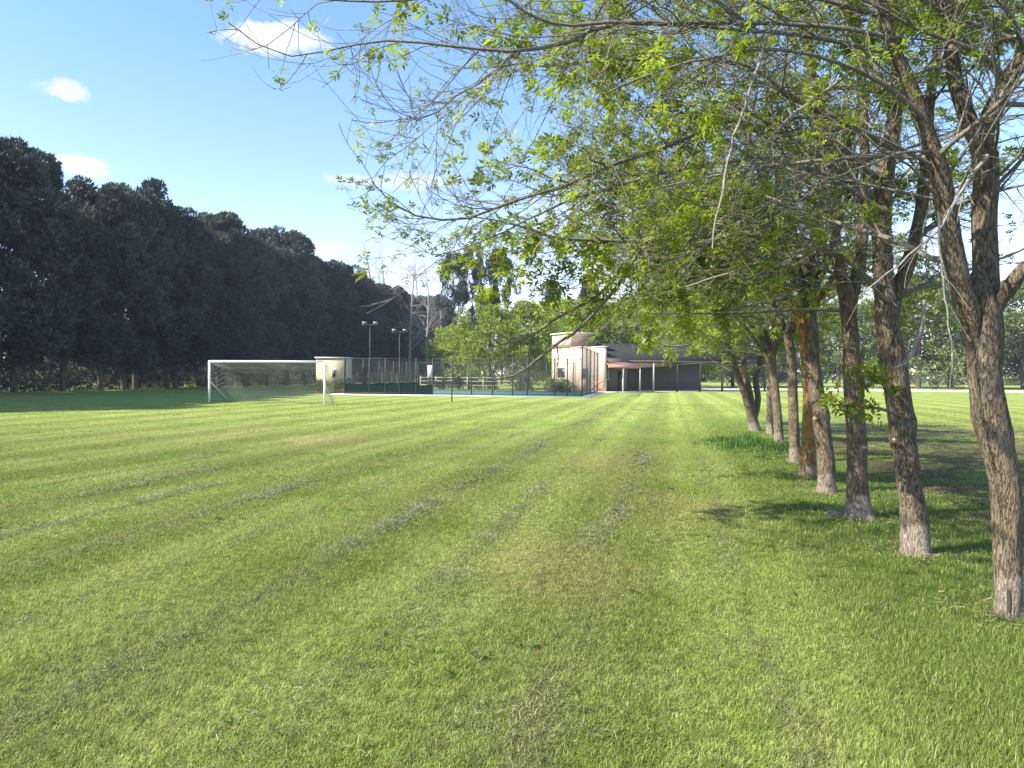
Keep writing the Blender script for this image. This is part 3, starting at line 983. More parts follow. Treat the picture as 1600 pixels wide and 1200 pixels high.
ash('far ash with three stems leaning out from one foot', (1180, 673),
    [(1180, 673, 9), (1177, 662, 8.5), (1174, 650, 8)],
    [([(1175, 655, 7), (1165, 620, 6), (1150, 580, 5.5), (1140, 540, 5), (1120, 470, 4), (1105, 400, 3)], -0.5),
     ([(1176, 655, 6), (1173, 620, 5.5), (1164, 580, 5), (1160, 530, 4.5), (1158, 440, 3.5), (1150, 380, 2.5)], 0.3),
     ([(1178, 655, 6), (1184, 625, 5), (1181, 595, 5), (1188, 565, 4.5), (1200, 500, 4), (1210, 420, 3)], 0.8)],
    [], seed=89, zmin=2.2, n_limb=18, lmax=5.0, leaf=0.70, leaf_size=0.13, dens=0.65)

grass_blades()
clippings()


def weeds():
    """flat rosettes of broad dark leaves here and there in the turf"""
    rng = np.random.default_rng(77)
    c = []
    for _ in range(70):
        m = np.array([rng.uniform(-11, 5), 2.8 + 15 * rng.random() ** 1.3])
        c.append(m + rng.normal(0, 0.16, (int(rng.integers(1, 7)), 2)))
    c = np.concatenate(c)
    nl = rng.integers(6, 11, len(c))
    idx = np.repeat(np.arange(len(c)), nl)
    a = rng.uniform(0, 2 * math.pi, len(idx))
    el_ = rng.uniform(0.1, 0.6, len(idx))
    L = (rng.uniform(0.025, 0.055, len(idx)) * (0.7 + 0.6 * rng.random(len(c))[idx]))[:, None]
    b = np.column_stack([c[idx], np.full(len(idx), 0.010)])
    ax = np.stack([np.cos(a) * np.cos(el_), np.sin(a) * np.cos(el_), np.sin(el_)], -1)
    sd = np.stack([-np.sin(a), np.cos(a), rng.normal(0, .25, len(idx))], -1) * L * 0.17
    v = np.stack([b, b + ax * L * .55 + sd, b + ax * L - np.array([0, 0, .006]), b + ax * L * .55 - sd], 1)
    mb = MB()
    mb.add(v.reshape(-1, 3), np.arange(len(v) * 4).reshape(-1, 4))
    tag(kind(mb.build('lawn_weeds', MAT['weed']), 'stuff'), 'low broad leaved weeds dotted through the mown grass', 'weeds')
    # dry straw and leaf bits round the feet of the trees
    p = np.concatenate([np.array(f[:2]) + rng.normal(0, 0.28, (240, 2)) for f in TREE_FEET[:5]])
    n = len(p)
    a = rng.uniform(0, 2 * math.pi, n)
    L = rng.uniform(0.03, 0.09, n)[:, None]
    b = np.column_stack([p, rng.uniform(0.012, 0.045, n)])
    ax = np.stack([np.cos(a), np.sin(a), rng.normal(0, .15, n)], -1)
    sd = np.stack([-np.sin(a), np.cos(a), rng.normal(0, .3, n)], -1) * rng.uniform(0.002, 0.007, (n, 1))
    v = np.stack([b - sd, b + sd, b + ax * L + sd * .3, b + ax * L - sd * .3], 1)
    mb = MB()
    mb.add(v.reshape(-1, 3), np.arange(n * 4).reshape(-1, 4))
    tag(kind(mb.build('straw_litter', MAT['straw']), 'stuff'), 'dry straw and leaf bits lying round the feet of the ashes', 'litter')


MAT['weed'] = leafmat('weed', (0.060, 0.120, 0.030), (0.120, 0.190, 0.055), 0.3, 0.5, 3.0)
MAT['straw'] = leafmat('straw', (0.20, 0.15, 0.085), (0.42, 0.35, 0.21), 0.2, 0.8, 3.0)
weeds()

# stone at the third ash's foot
def lump(name, ctr, r, mat, seed, squash=(1, 1, 1)):
    rng = np.random.default_rng(seed)
    n, k = 14, 20
    th = np.linspace(0.02, math.pi - 0.02, n)[:, None]
    ph = np.arange(k)[None] * 2 * math.pi / k
    d = np.stack([np.sin(th) * np.cos(ph), np.sin(th) * np.sin(ph), np.cos(th) * np.ones_like(ph)], -1)
    rr = np.ones((n, k))
    for _ in range(6):
        w = rng.normal(0, 2.0, 3)
        rr += 0.06 * np.sin(d @ w + rng.uniform(0, 6))
    v = d * rr[..., None] * r * np.array(squash)
    idx = np.arange(n * k).reshape(n, k)
    q = np.stack([idx[:-1], idx[1:], np.roll(idx[1:], -1, 1), np.roll(idx[:-1], -1, 1)], -1).reshape(-1, 4)
    mb = MB()
    mb.add(v.reshape(-1, 3), q)
    o = mb.build(name, mat, None, True)
    o.location = ctr
    return o


g = G(1306, 806)
MAT['stone'] = plain('stone', (0.24, 0.20, 0.165), 0.9, 0.3, 14, bump=0.01)
tag(lump('stone', (g[0], g[1], 0.015), 0.10, MAT['stone'], 5, (1.15, 0.8, 0.5)), 'small brown stone lying at the foot of the third ash', 'stone')


def tall_clump():
    rng = np.random.default_rng(5)
    n = 5200
    c = G(1172, 697)
    x = rng.normal(0, 0.62, n)
    y = rng.normal(0, 1.1, n)
    L = rng.uniform(0.10, 0.44, n) * np.exp(-(x / 0.9) ** 2 - (y / 1.9) ** 2) * (0.6 + 0.5 * np.sin(x * 5 + 1) * np.sin(y * 4))
    hd = rng.uniform(0, 2 * math.pi, n)
    tl = rng.uniform(0.1, 0.8, n)
    dx, dy = np.cos(hd), np.sin(hd)
    b = np.stack([x, y, np.zeros(n)], -1)
    sd = np.stack([-dy, dx, 0 * dx], -1) * 0.007
    m = b + np.stack([dx * np.sin(tl * .5), dy * np.sin(tl * .5), np.cos(tl * .5)], -1) * (L * .6)[:, None]
    t = m + np.stack([dx * np.sin(tl * 1.6), dy * np.sin(tl * 1.6), np.cos(tl * 1.6)], -1) * (L * .5)[:, None]
    v = np.stack([b - sd, b + sd, m + sd, m - sd, t], 1)
    i = np.arange(n)[:, None] * 5
    mb = MB()
    mb.add(v.reshape(-1, 3), i + np.array([[0, 1, 2, 3]]), i + np.array([[3, 2, 4]]))
    o = mb.build('tall_grass_clump', MAT['tall_grass'])
    o.location = c
    tag(o, 'clump of tall unmown blue green grass at the foot of the far ashes', 'grass clump')


MAT['tall_grass'] = leafmat('tall_grass', (0.05, 0.125, 0.022), (0.14, 0.235, 0.05), 0.4, 0.5, 2.0)
tall_clump()

# ------------------------------------------------------------------ background trees
def cards(rng, ctr, rads, n_each, size, elong=2.2, upb=0.3, fill=0.55):
    """leaf sprays scattered through ellipsoid clumps -> quads"""
    K = len(ctr)
    idx = np.repeat(np.arange(K), n_each)
    d = nz(rng.normal(0, 1, (len(idx), 3)))
    rr = fill + (1 - fill) * rng.random(len(idx)) ** 0.5
    p = ctr[idx] + d * rads[idx] * rr[:, None]
    ax = nz(d * 0.7 + rng.normal(0, 0.6, d.shape) + np.array([0, 0, upb]))
    sd = nz(np.cross(ax, rng.normal(0, 1, d.shape)))
    L = (size * rng.uniform(0.55, 1.4, len(idx)))[:, None]
    w = L / elong / 2
    nn = np.cross(sd, ax)
    v = np.stack([p, p + ax * L * .5 + sd * w + nn * w * .4, p + ax * L, p + ax * L * .45 - sd * w + nn * w * .4], 1)
    return v.reshape(-1, 3), np.arange(len(v) * 4).reshape(-1, 4)


def limbed(rng, mb, H, r0, z0, R, n, k=7, lean=0.03):
    """tapered trunk with rising limbs"""
    pts = np.array([[0, 0, -0.1], [rng.normal(0, lean * H * .3), rng.normal(0, lean * H * .3), H * .3],
                    [rng.normal(0, lean * H * .5), rng.normal(0, lean * H * .5), H * .65], [rng.normal(0, lean * H * .6), rng.normal(0, lean * H * .6), H * .93]])
    c = smooth(np.column_stack([pts, [r0 * 1.15, r0 * .85, r0 * .5, r0 * .12]]), 20)
    mb.tubes(c[None, :, :3], c[None, :, 3], k + 2)
    t = rng.uniform(max(0.08, z0 / H), 0.9, n)
    p, tan, r = at(c[None, :, :3], c[None, :, 3], np.zeros(n, int), t)
    az_ = rng.uniform(0, 2 * math.pi, n)
    e = np.radians(rng.uniform(10, 55, n))
    d = np.stack([np.cos(az_) * np.cos(e), np.sin(az_) * np.cos(e), np.sin(e)], -1)
    a_, b_ = grow(rng, p, d, R * rng.uniform(.6, 1.0, n) * (1.1 - t * .6), np.clip(r * .45, 0.02, 0.2), 7, 0, 0.06, 0.1)
    mb.tubes(a_, b_, 5)
    return c, a_, b_


def tree_mesh(seed, H, R, z0, profile, n_lobe, n_card, size, lobe=(0.16, 0.30), elong=2.2, upb=0.3, r0=0.28, n_limb=16, inner=0.45, lean=0.02):
    rng = np.random.default_rng(seed)
    mt, ml = MB(), MB()
    c, a_, b_ = limbed(rng, mt, H, r0, z0, R, n_limb, lean=lean)
    u = rng.random(n_lobe) ** 0.9
    u[:4] = (0.97, 0.92, 0.88, 0.9)
    z = z0 + u * (H - z0)
    az_ = rng.uniform(0, 2 * math.pi, n_lobe)
    rr = R * profile(u) * (inner + (1 - inner) * np.sqrt(rng.random(n_lobe)))
    ci = np.clip((z / (H * .93) * 19).astype(int), 0, 19)
    ctr = np.stack([np.cos(az_) * rr + c[ci, 0], np.sin(az_) * rr + c[ci, 1], z], -1)
    lr = R * rng.uniform(lobe[0], lobe[1], n_lobe) * (0.55 + 0.45 * profile(u))
    rads = np.stack([lr * 1.1, lr * 1.1, lr * rng.uniform(.7, 1.15, n_lobe)], -1)
    ctr[:, 2] = np.minimum(ctr[:, 2], H - rads[:, 2] * .6)
    v, q = cards(rng, ctr, rads, n_card, size, elong, upb)
    ml.add(v, q)
    return mt.mesh('trunk', True), ml.mesh('crown')


def place_tree(name, label, cat, group, meshes, mats, loc, rz, s):
    root = empty(name, loc, rz, s)
    tag(root, label, cat, group)
    for nm, me, mt in zip(('trunk', 'crown'), meshes, mats):
        link(nm, me, MAT[mt], root)
    return root


col_prof = lambda u: np.clip(1.05 - 0.25 * u - 0.75 * np.clip(u - 0.55, 0, 1) ** 1.4 * 1.5, .12, 1) * np.clip(0.72 + 2 * u, 0, 1)
ever = [tree_mesh(100 + i, 17.8, 4.3, 2.3, col_prof, 120, 330, 0.34, (0.14, 0.30), 2.6, 0.7, r0=0.22, n_limb=22, lean=0.025) for i in range(5)]
ONES = ['', 'first', 'second', 'third', 'fourth', 'fifth', 'sixth', 'seventh', 'eighth', 'ninth', 'tenth', 'eleventh', 'twelfth', 'thirteenth', 'fourteenth',
        'fifteenth', 'sixteenth', 'seventeenth', 'eighteenth', 'nineteenth']
TENS = {2: ('twenty', 'twentieth'), 3: ('thirty', 'thirtieth'), 4: ('forty', 'fortieth'), 5: ('fifty', 'fiftieth')}


def ordinal(n):
    if n < 20:
        return ONES[n]
    a, b = divmod(n, 10)
    return TENS[a][1] if b == 0 else TENS[a][0] + '-' + ONES[b]


rngT = np.random.default_rng(42)
k_in = 0
yy = 27.0
i = 0
while yy < 186:
    x = -37.7 + (yy - 57) * 0.158 + rngT.uniform(-1.0, 1.0)
    px = 800 + x / yy * FPX
    s = rngT.choice([0.84, 0.92, 0.97, 1.0, 1.04, 1.09, 1.14]) * rngT.uniform(.98, 1.02) * (1.13 if yy < 47 else 1.0)
    if 44 < yy < 68:
        s = min(s, 1.04)
    if px < -40:
        lab = 'dark tall evergreen of the left row, standing before the photo begins'
    else:
        lab = f'{ordinal(k_in + 1)} dark tall evergreen from the left along the row behind the goal'
        k_in += 1
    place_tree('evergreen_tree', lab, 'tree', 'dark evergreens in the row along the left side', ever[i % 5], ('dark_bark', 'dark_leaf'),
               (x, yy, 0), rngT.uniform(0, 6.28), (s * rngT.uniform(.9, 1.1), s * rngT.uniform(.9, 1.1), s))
    i += 1
    yy += rngT.uniform(3.0, 4.4) * (1 + max(0, yy - 90) / 150)

def mass(name, label, cat, pts, depth, hmin, hmax, per_m, n_card, size, mat, seed, gap=0.0):
    rng = np.random.default_rng(seed)
    ctr, rads = [], []
    for (a, b) in zip(pts[:-1], pts[1:]):
        a, b = np.array(a, float), np.array(b, float)
        w = np.linalg.norm(b - a)
        n = int(w * per_m)
        t = rng.random(n)
        x = t * w
        hh = hmin + (hmax - hmin) * (0.5 + 0.3 * np.sin(x * 0.37 + seed) + 0.2 * np.sin(x * 0.91 + 2))
        ok = np.sin(x * 0.8 + 1.3 * np.sin(x * 0.31)) > gap
        z = hh * rng.random(n) ** 0.8
        p = a + (b - a) * t[:, None]
        nn = np.array([-(b - a)[1], (b - a)[0]]) / w
        p = p + nn * rng.uniform(-depth, depth, (n, 1))
        r = hmax * rng.uniform(.14, .24, n)
        ctr.append(np.column_stack([p, np.maximum(z - r * .5, r * .4)])[ok])
        rads.append(np.column_stack([r * 1.2, r * 1.2, r])[ok])
    v, q = cards(rng, np.concatenate(ctr), np.concatenate(rads), n_card, size, 2.2, .4)
    mb = MB()
    mb.add(v, q)
    o = mb.build(name, MAT[mat])
    kind(o, 'stuff')
    tag(o, label, cat)


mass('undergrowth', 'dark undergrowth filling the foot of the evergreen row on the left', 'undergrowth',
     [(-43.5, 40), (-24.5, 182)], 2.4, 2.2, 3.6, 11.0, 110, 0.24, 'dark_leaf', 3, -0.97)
mass('far_wood', 'far off wood closing the view behind the trees', 'wood',
     [(-150, 110), (-90, 215), (-20, 240), (80, 200), (200, 150)], 6.0, 7.0, 11.0, 2.6, 130, 0.75, 'grey_leaf', 5, -2)

loose = [tree_mesh(150 + i, 17.8, 4.3, 2.8, col_prof, 62, 190, 0.38, (0.12, 0.27), 2.4, 0.6, r0=0.2, n_limb=24, lean=0.04) for i in range(3)]

# spring-green broadleaf trees, conifers, grey trees
round_prof = lambda u: np.sqrt(np.clip(1 - (2 * u - 0.85) ** 2 / 1.35, 0.02, 1))
loose_prof = lambda u: np.sqrt(np.clip(1 - (2 * u - 0.85) ** 2 / 1.35, 0.02, 1)) * (1.0 + 0.28 * np.sin(u * 37.0))
cone_prof = lambda u: np.clip(1.0 - u, 0.04, 1) ** 0.8
spring = [tree_mesh(200 + i, 10.0, 4.6, 1.6, loose_prof, 58, 170, 0.34, (0.12, 0.27), 1.9, 0.1, r0=0.2, n_limb=16, inner=0.30) for i in range(4)]
conif = [tree_mesh(300 + i, 20.0, 3.0, 1.5, cone_prof, 100, 190, 0.5, (0.18, 0.36), 2.6, 0.2, r0=0.28, n_limb=16) for i in range(2)]
grey = [tree_mesh(400 + i, 9.0, 4.0, 1.4, loose_prof, 70, 170, 0.30, (0.15, 0.30), 2.0, 0.2, r0=0.2, n_limb=14) for i in range(3)]

SPR = [(765, 88, 9.2, 'broad spring green tree behind the court, left of the conifers gap'), (826, 93, 10.2, 'spring green tree behind the court, nearest the tower on its left'),
       (716, 112, 8.5, 'small spring green tree below the pair of dark conifers'), (880, 104, 11.5, 'spring green tree rising directly behind the cream tower'),
       (934, 106, 11.0, 'spring green tree behind the gap between tower and dark roof'), (985, 104, 11.8, 'tall spring green tree behind the left end of the dark roof'),
       (1040, 108, 12.8, 'spring green tree behind the white chimney'), (1092, 112, 12.2, 'spring green tree behind the right half of the dark roof'),
       (1145, 118, 11.5, 'spring green tree behind the right end of the pavilion'), (1010, 125, 14.0, 'taller spring green tree in the second line behind the dark roof'),
       (905, 128, 13.5, 'taller spring green tree in the second line behind the tower')]
for j, (px, Yd, H, lab) in enumerate(SPR):
    s = H / 10.0
    p = P(px, 590, Yd)
    place_tree('broadleaf_tree', lab, 'tree', 'spring green trees behind the buildings', spring[j % 4], ('dark_bark', 'spring_leaf'),
               (p[0], p[1], 0), rngT.uniform(0, 6.28), (s * 1.05, s * 1.05, s))
CON = [(862, 150, 19.5, 'narrow dark conifer tip showing above the green trees left of the tower'), (918, 150, 21.0, 'dark conifer tip showing above the cream tower')]
for j, (px, Yd, H, wd, lab) in enumerate(((708, 128, 22.0, .62, 'tall dark evergreen behind the court, leftmost of a group of four'), (734, 134, 24.5, .55, 'tall dark evergreen behind the court, second from the left in a group of four'),
                                          (757, 130, 21.5, .60, 'tall dark evergreen behind the court, third from the left in a group of four'), (784, 132, 23.5, .55, 'tall dark evergreen behind the court, rightmost of a group of four'))):
    p = P(px, 590, Yd)
    place_tree('evergreen_tree', lab, 'tree', 'tall dark evergreens behind the court', loose[j % 3], ('dark_bark', 'conifer_leaf'), (p[0], p[1], 0), rngT.uniform(0, 6.28), (H / 17.8 * wd * .9, H / 17.8 * wd * .9, H / 17.8 * .96))
_ = [
]
for j, (px, Yd, H, lab) in enumerate(CON):
    s = H / 20.0
    p = P(px, 590, Yd)
    place_tree('conifer_tree', lab, 'tree', 'dark conifers behind the court', conif[j % 2], ('dark_bark', 'conifer_leaf'), (p[0], p[1], 0), rngT.uniform(0, 6.28), (s * 1.15, s * 1.15, s))
GRY = [(1195, 128, 9.0, 'grey green tree beyond the road, behind the thin ash'), (1255, 132, 9.5, 'grey green tree beyond the road, behind the orange lichen trunk'),
       (1310, 126, 13.0, 'grey green tree beyond the road, left of the third ash'), (1362, 128, 13.5, 'grey green tree beyond the road, between third and second ash'),
       (1435, 118, 16, 'grey green tree beyond the road, right of the second ash'), (1485, 124, 18, 'grey green tree beyond the road, left of the nearest ash'),
       (1540, 122, 17.0, 'grey green tree beyond the road, hidden behind the nearest trunk'), (1600, 114, 15.5, 'grey green tree beyond the road at the right edge'),
       (1670, 118, 11, 'grey green tree beyond the road, past the right edge'), (660, 150, 9.0, 'grey green tree among the bare trees left of the court')]
for j, (px, Yd, H, lab) in enumerate(GRY):
    s = H / 9.0
    p = P(px, 590, Yd)
    place_tree('roadside_tree', lab, 'tree', 'grey green trees beyond the road', grey[j % 3], ('dark_bark', 'grey_leaf'), (p[0], p[1], 0), rngT.uniform(0, 6.28), (s * 1.1, s * 1.1, s))


def bare_mesh(seed, H):
    rng = np.random.default_rng(seed)
    mt, mb = MB(), MB()
    c, a_, b_ = limbed(rng, mt, H, 0.20, H * .25, H * .26, 22)
    B1, R1 = spawn(rng, a_, b_, 1.6, .2, 1, lambda g, L, t: g.uniform(.8, 2.6, len(t)), (20, 45), 6, .5, 1, .02, .1, .1, 0.014)
    mb.tubes(B1, R1, 4)
    B2, R2 = spawn(rng, B1, R1, 2.2, .2, 1, lambda g, L, t: g.uniform(.4, 1.4, len(t)), (20, 45), 4, .6, 1, .03, .1, .1, 0.010)
    mb.tubes(B2, R2, 3)
    return mt.mesh('trunk', True), mb.mesh('crown')


bare = [bare_mesh(500 + i, 20.0) for i in range(3)]
BAR = [(575, 150, 30, 'bare leafless tree rising behind the end of the dark row'), (598, 145, 27, 'bare leafless tree right beside the dark row'),
       (640, 140, 25, 'bare leafless tree in the gap right of the dark row'), (668, 135, 23, 'slim bare tree left of the conifers'),
       (690, 138, 23, 'bare tree just left of the conifer pair'), (655, 160, 27, 'farther bare tree showing in the gap right of the dark row')]
for j, (px, Yd, H, lab) in enumerate(BAR):
    p = P(px, 590, Yd)
    s = H / 20
    place_tree('bare_tree', lab, 'tree', 'bare trees behind the court', bare[j % 3], ('bare_bark', 'bare_bark'), (p[0], p[1], 0), rngT.uniform(0, 6.28), (s, s, s))

# ------------------------------------------------------------------ football goal
MAT['white_paint'] = plain('white_paint', (0.80, 0.80, 0.78), 0.45, 0.06, 8)
MAT['net'] = plain('net_cord', (0.33, 0.33, 0.29), 0.9, 0.2, 5)
MAT['grey_metal'] = plain('grey_metal', (0.20, 0.20, 0.20), 0.5, 0.15, 6, metal=0.4)
MAT['dark_metal'] = plain('dark_metal', (0.045, 0.05, 0.05), 0.55, 0.2, 6, metal=0.2)


MAT['stay'] = plain('pale_stay', (0.52, 0.52, 0.50), 0.5, 0.1, 6)


def goal():
    A, B = G(327, 629.5), G(507, 632.5)
    A[2] = B[2] = 0
    B = A + (B - A)
    w = np.linalg.norm(B - A)
    ex = (B - A) / w
    ey = np.array([-ex[1], ex[0], 0])
    H = 2.22
    root = empty('football_goal', (A + B) / 2)
    tag(root, 'white football goal with a sagging net on the field', 'goal')
    o = (A + B) / 2
    L = lambda x, y, z: ex * x + ey * y + np.array([0, 0, z])
    hw = w / 2
    for sx in (-1, 1):
        mb = MB()
        mb.bar(L(sx * hw, 0, -0.05), L(sx * hw, 0, H + 0.05), 0.06, 14)
        mb.build('post', MAT['white_paint'], root, True)
    mb = MB()
    mb.bar(L(-hw + 0.055, 0, H), L(hw - 0.055, 0, H), 0.058, 14)
    mb.build('crossbar', MAT['white_paint'], root, True)
    for sx in (-1, 1):
        MB().bar(L(sx * (hw - 0.02), 0.05, 1.15), L(sx * (hw - 0.25), 1.5, 0.02), 0.03, 8).build('back_stay', MAT['stay'], root, True)
        MB().bar(L(sx * (hw - 0.02), 0.05, H - 0.02), L(sx * (hw - 0.1), 0.75, H - 0.28), 0.02, 8).build('net_arm', MAT['stay'], root, True)
    # net: sheet from the crossbar back and down to the ground, and two sides
    mb = MB()
    prof = smooth(np.array([[0.06, H - 0.05, 0], [0.7, H - 0.34, 0], [1.05, H - 0.75, 0], [1.35, 1.0, 0], [1.5, 0.4, 0], [1.55, 0.03, 0]]), 24)

    def netpt(s, t):                     # s -1..1 across, t 0..1 down the profile
        f = t * 23
        i = min(int(f), 22)
        y, z = prof[i, :2] * (1 - (f - i)) + prof[i + 1, :2] * (f - i)
        sag = 0.16 * math.sin(math.pi * t) * (math.sin(s * 5.1 + 1) * 0.5 + math.sin(s * 11.0) * 0.25) - 0.12 * math.sin(math.pi * t) * (1 - s * s)
        return L(s * (hw - 0.05 - 0.15 * t), y + sag * 0.5, max(0.02, z + sag))
    nx, ny = 46, 24
    for a in range(nx + 1):
        s = -1 + 2 * a / nx
        mb.tubes(np.array([[netpt(s, t) for t in np.linspace(0, 1, 20)]]), np.full((1, 20), 0.0055), 3)
    for b in range(ny + 1):
        t = b / ny
        mb.tubes(np.array([[netpt(s, t) for s in np.linspace(-1, 1, 50)]]), np.full((1, 50), 0.0055), 3)
    for sx in (-1, 1):                   # side panels
        for b in range(11):
            t = 0.05 + 0.95 * b / 10
            e = netpt(sx, t)
            st = L(sx * hw, 0.06, max(0.05, H * (1 - t)))
            tt = np.linspace(0, 1, 8)[:, None]
            seg = st * (1 - tt) + e * tt - np.array([0, 0, 1]) * 0.06 * np.sin(tt * math.pi)
            seg[:, 2] = np.maximum(seg[:, 2], .02)
            mb.tubes(seg[None], np.full((1, 8), 0.0055), 3)
        for b in range(1, 10):
            f = b / 10
            col = []
            for t in np.linspace(0.05, 1, 10):
                e = netpt(sx, t)
                st = L(sx * hw, 0.06, max(0.05, H * (1 - t)))
                col.append(st * (1 - f) + e * f)
            mb.tubes(np.array([col]), np.full((1, 10), 0.0055), 3)
    mb.build('net', MAT['net'], root)


goal()

# ------------------------------------------------------------------ sports court with tall mesh fence
MAT['court'] = plain('court_floor', (0.060, 0.135, 0.130), 0.8, 0.15, 0.8)
MAT['green_mesh'] = plain('green_mesh', (0.005, 0.018, 0.016), 1.0, 0.2, 3, spec=0.0)
MAT['wire'] = plain('wire', (0.10, 0.12, 0.11), 0.6, 0.1, 4)
MAT['concrete'] = plain('concrete', (0.52, 0.50, 0.47), 0.9, 0.1, 2)
cA = G(538, 616.5)
cB = G(909, 621)
cA[2] = cB[2] = 0
cw = np.linalg.norm(cB - cA)
cx = (cB - cA) / cw
cy = np.array([-cx[1], cx[0], 0])
CD = 19.0                                        # court depth
L = lambda x, y, z: cA + cx * x + cy * y + np.array([0, 0, z])
mb = MB()
mb.box((-1.0, -0.6, -0.05), (cw + .6, CD + .6, 0.06), cx, cy, cA)
kind(mb.build('pavement', MAT['concrete']), 'structure')
mb = MB()
mb.box((0.1, 0.1, 0.03), (cw - .1, CD - .1, 0.07), cx, cy, cA)
kind(mb.build('court_surface', MAT['court']), 'structure')


def fence_run(label, a, b, H, n, z0=0.06, skirt=0.0, posts=None, top=True):
    a, b = np.asarray(a, float), np.asarray(b, float)
    w = np.linalg.norm((b - a)[:2])
    e = (b - a) / w
    root = empty('mesh_fence', a)
    tag(root, label, 'fence', 'dark mesh fences round the sports court')
    ts = posts if posts is not None else np.linspace(0, 1, n)
    for t in ts:
        mb = MB()
        mb.bar(e * w * t + np.array([0, 0, z0 - .1]), e * w * t + np.array([0, 0, H]), 0.05, 8)
        mb.build('post', MAT['dark_metal'], root, True)
    mb = MB()
    for z in ([H - 0.05] if top else []) + [z0 + 0.12]:
        mb.bar(np.array([0, 0, z]), e * w + np.array([0, 0, z]), 0.026, 6)
    mb.build('rail', MAT['dark_metal'], root, True)
    mb = MB()
    sp_ = 0.22
    hh = H - z0 - 0.1
    segs = []
    for s in np.arange(-hh, w, sp_):
        for sg in (1, -1):
            x0, x1 = s, s + hh
            za, zb = (z0 + .05, z0 + .05 + hh) if sg > 0 else (z0 + .05 + hh, z0 + .05)
            t0, t1 = max(0, -x0 / hh), min(1, (w - x0) / hh)
            if t1 <= t0:
                continue
            segs.append([e * (x0 + hh * t) + np.array([0, 0, za + (zb - za) * t]) for t in (t0, (t0 + t1) / 2, t1)])
    mb.tubes(np.array(segs), np.full((len(segs), 3), 0.004), 3)
    mb.build('wire_mesh', MAT['wire'], root)
    if skirt:
        mb = MB()
        n_ = 40
        nn = np.array([-e[1], e[0], 0]) * 0.03
        xs = np.linspace(0, w, n_)
        bot = np.array([e * x + nn + np.array([0, 0, z0 + .02]) for x in xs])
        topv = np.array([e * x + nn * (1 + 1.0 * math.sin(x * 2.1)) + np.array([0, 0, z0 + skirt + 0.05 * math.sin(x * 1.9)]) for x in xs])
        q = [(k, k + 1, n_ + k + 1, n_ + k) for k in range(n_ - 1)]
        mb.add(np.vstack([bot, topv]), q)
        mb.build('windbreak_cloth', MAT['green_mesh'], root)
    return root


def tpx(px):                                   # where the front fence is crossed by a photo column
    d = ray(px, 620)
    A = np.array([[cx[0], -d[0]], [cx[1], -d[1]]])
    s = np.linalg.solve(A, CAM[:2] - cA[:2])
    return s[0] / cw


tmid = tpx(676)
fence_run('long low left part of the court fence with green windbreak cloth', cA, L(cw * tmid, 0, 0), 2.85, 0, skirt=0.75,
          posts=[tpx(p) / tmid for p in (538, 577, 602, 624, 650, 676)])
fence_run('front of the court fence with open mesh, ending at the cream building', L(cw * tmid + .1, 0, 0), cB, 2.85, 0,
          posts=[(tpx(p) - tmid) / (1 - tmid) for p in (735, 768, 800, 823, 866, 886)] + [1.0])
fence_run('tall right side of the court fence running back to the building', L(cw, 0.15, 0), L(cw, CD, 0), 3.75, 6)
fence_run('back of the court fence seen through the front mesh', L(0, CD, 0), L(cw, CD, 0), 2.85, 8)
fence_run('left side of the court fence with green windbreak cloth', L(0, 0.15, 0), L(0, CD, 0), 2.85, 6, skirt=0.75)


def flood(label, px, ytop, Y, H):
    p = P(px, 590, Y)
    root = empty('floodlight_pole', (p[0], p[1], 0))
    tag(root, label, 'floodlight', 'floodlights beside the court')
    mb = MB()
    mb.bar((0, 0, -.1), (0, 0, H), 0.04, 8)
    mb.build('pole', MAT['dark_metal'], root, True)
    mb = MB()
    mb.box((-.65, -.03, H - .02), (.65, .03, H + .04))
    mb.build('crossarm', MAT['grey_metal'], root)
    for sx in (-1, 1):
        mb = MB()
        o = np.array([sx * .45, -.05, H + 0.16])
        a = rad(35)
        ey = np.array([0, 1.0, 0])
        mb.box((-.17, -.10, -.09), (.17, .08, .09), np.array([1.0, 0, 0]), ey, o)
        lampo = mb.build('lamp_head', MAT['lamp_grey'], root)
    return root


MAT['lamp_grey'] = plain('lamp_grey', (0.22, 0.22, 0.22), 0.4, 0.1, 5)
flood('left floodlight pole with two lamp heads above the court fence', 578, 505, 63, 5.6)
flood('right floodlight pole with two lamp heads above the court fence', 624, 513, 66, 5.2)

g = G(706, 628)
root = empty('metal_post', (g[0], g[1], 0))
tag(root, 'thin dark post standing alone in the grass before the court', 'post')
mb = MB()
mb.bar((0, 0, -.1), (0, 0, 2.35), 0.038, 8)
mb.build('shaft', MAT['dark_metal'], root, True)
mb = MB()
mb.bar((-.0, 0, 2.35), (0, 0, 2.40), 0.055, 8)
mb.build('cap', MAT['dark_metal'], root, True)

# white sign board left of the court's open part
p = P(672, 590, 72)
root = empty('sign_board', (p[0], p[1], 0))
tag(root, 'small upright white board standing at the court in front of dark trees', 'sign')
mb = MB()
mb.box((-.22, -.02, 1.3), (.22, .02, 2.45))
mb.build('panel', MAT['white_paint'], root)
for sx in (-.18, .18):
    mb = MB()
    mb.bar((sx, .04, -.1), (sx, .04, 2.4), .025, 6)
    mb.build('leg', MAT['grey_metal'], root)

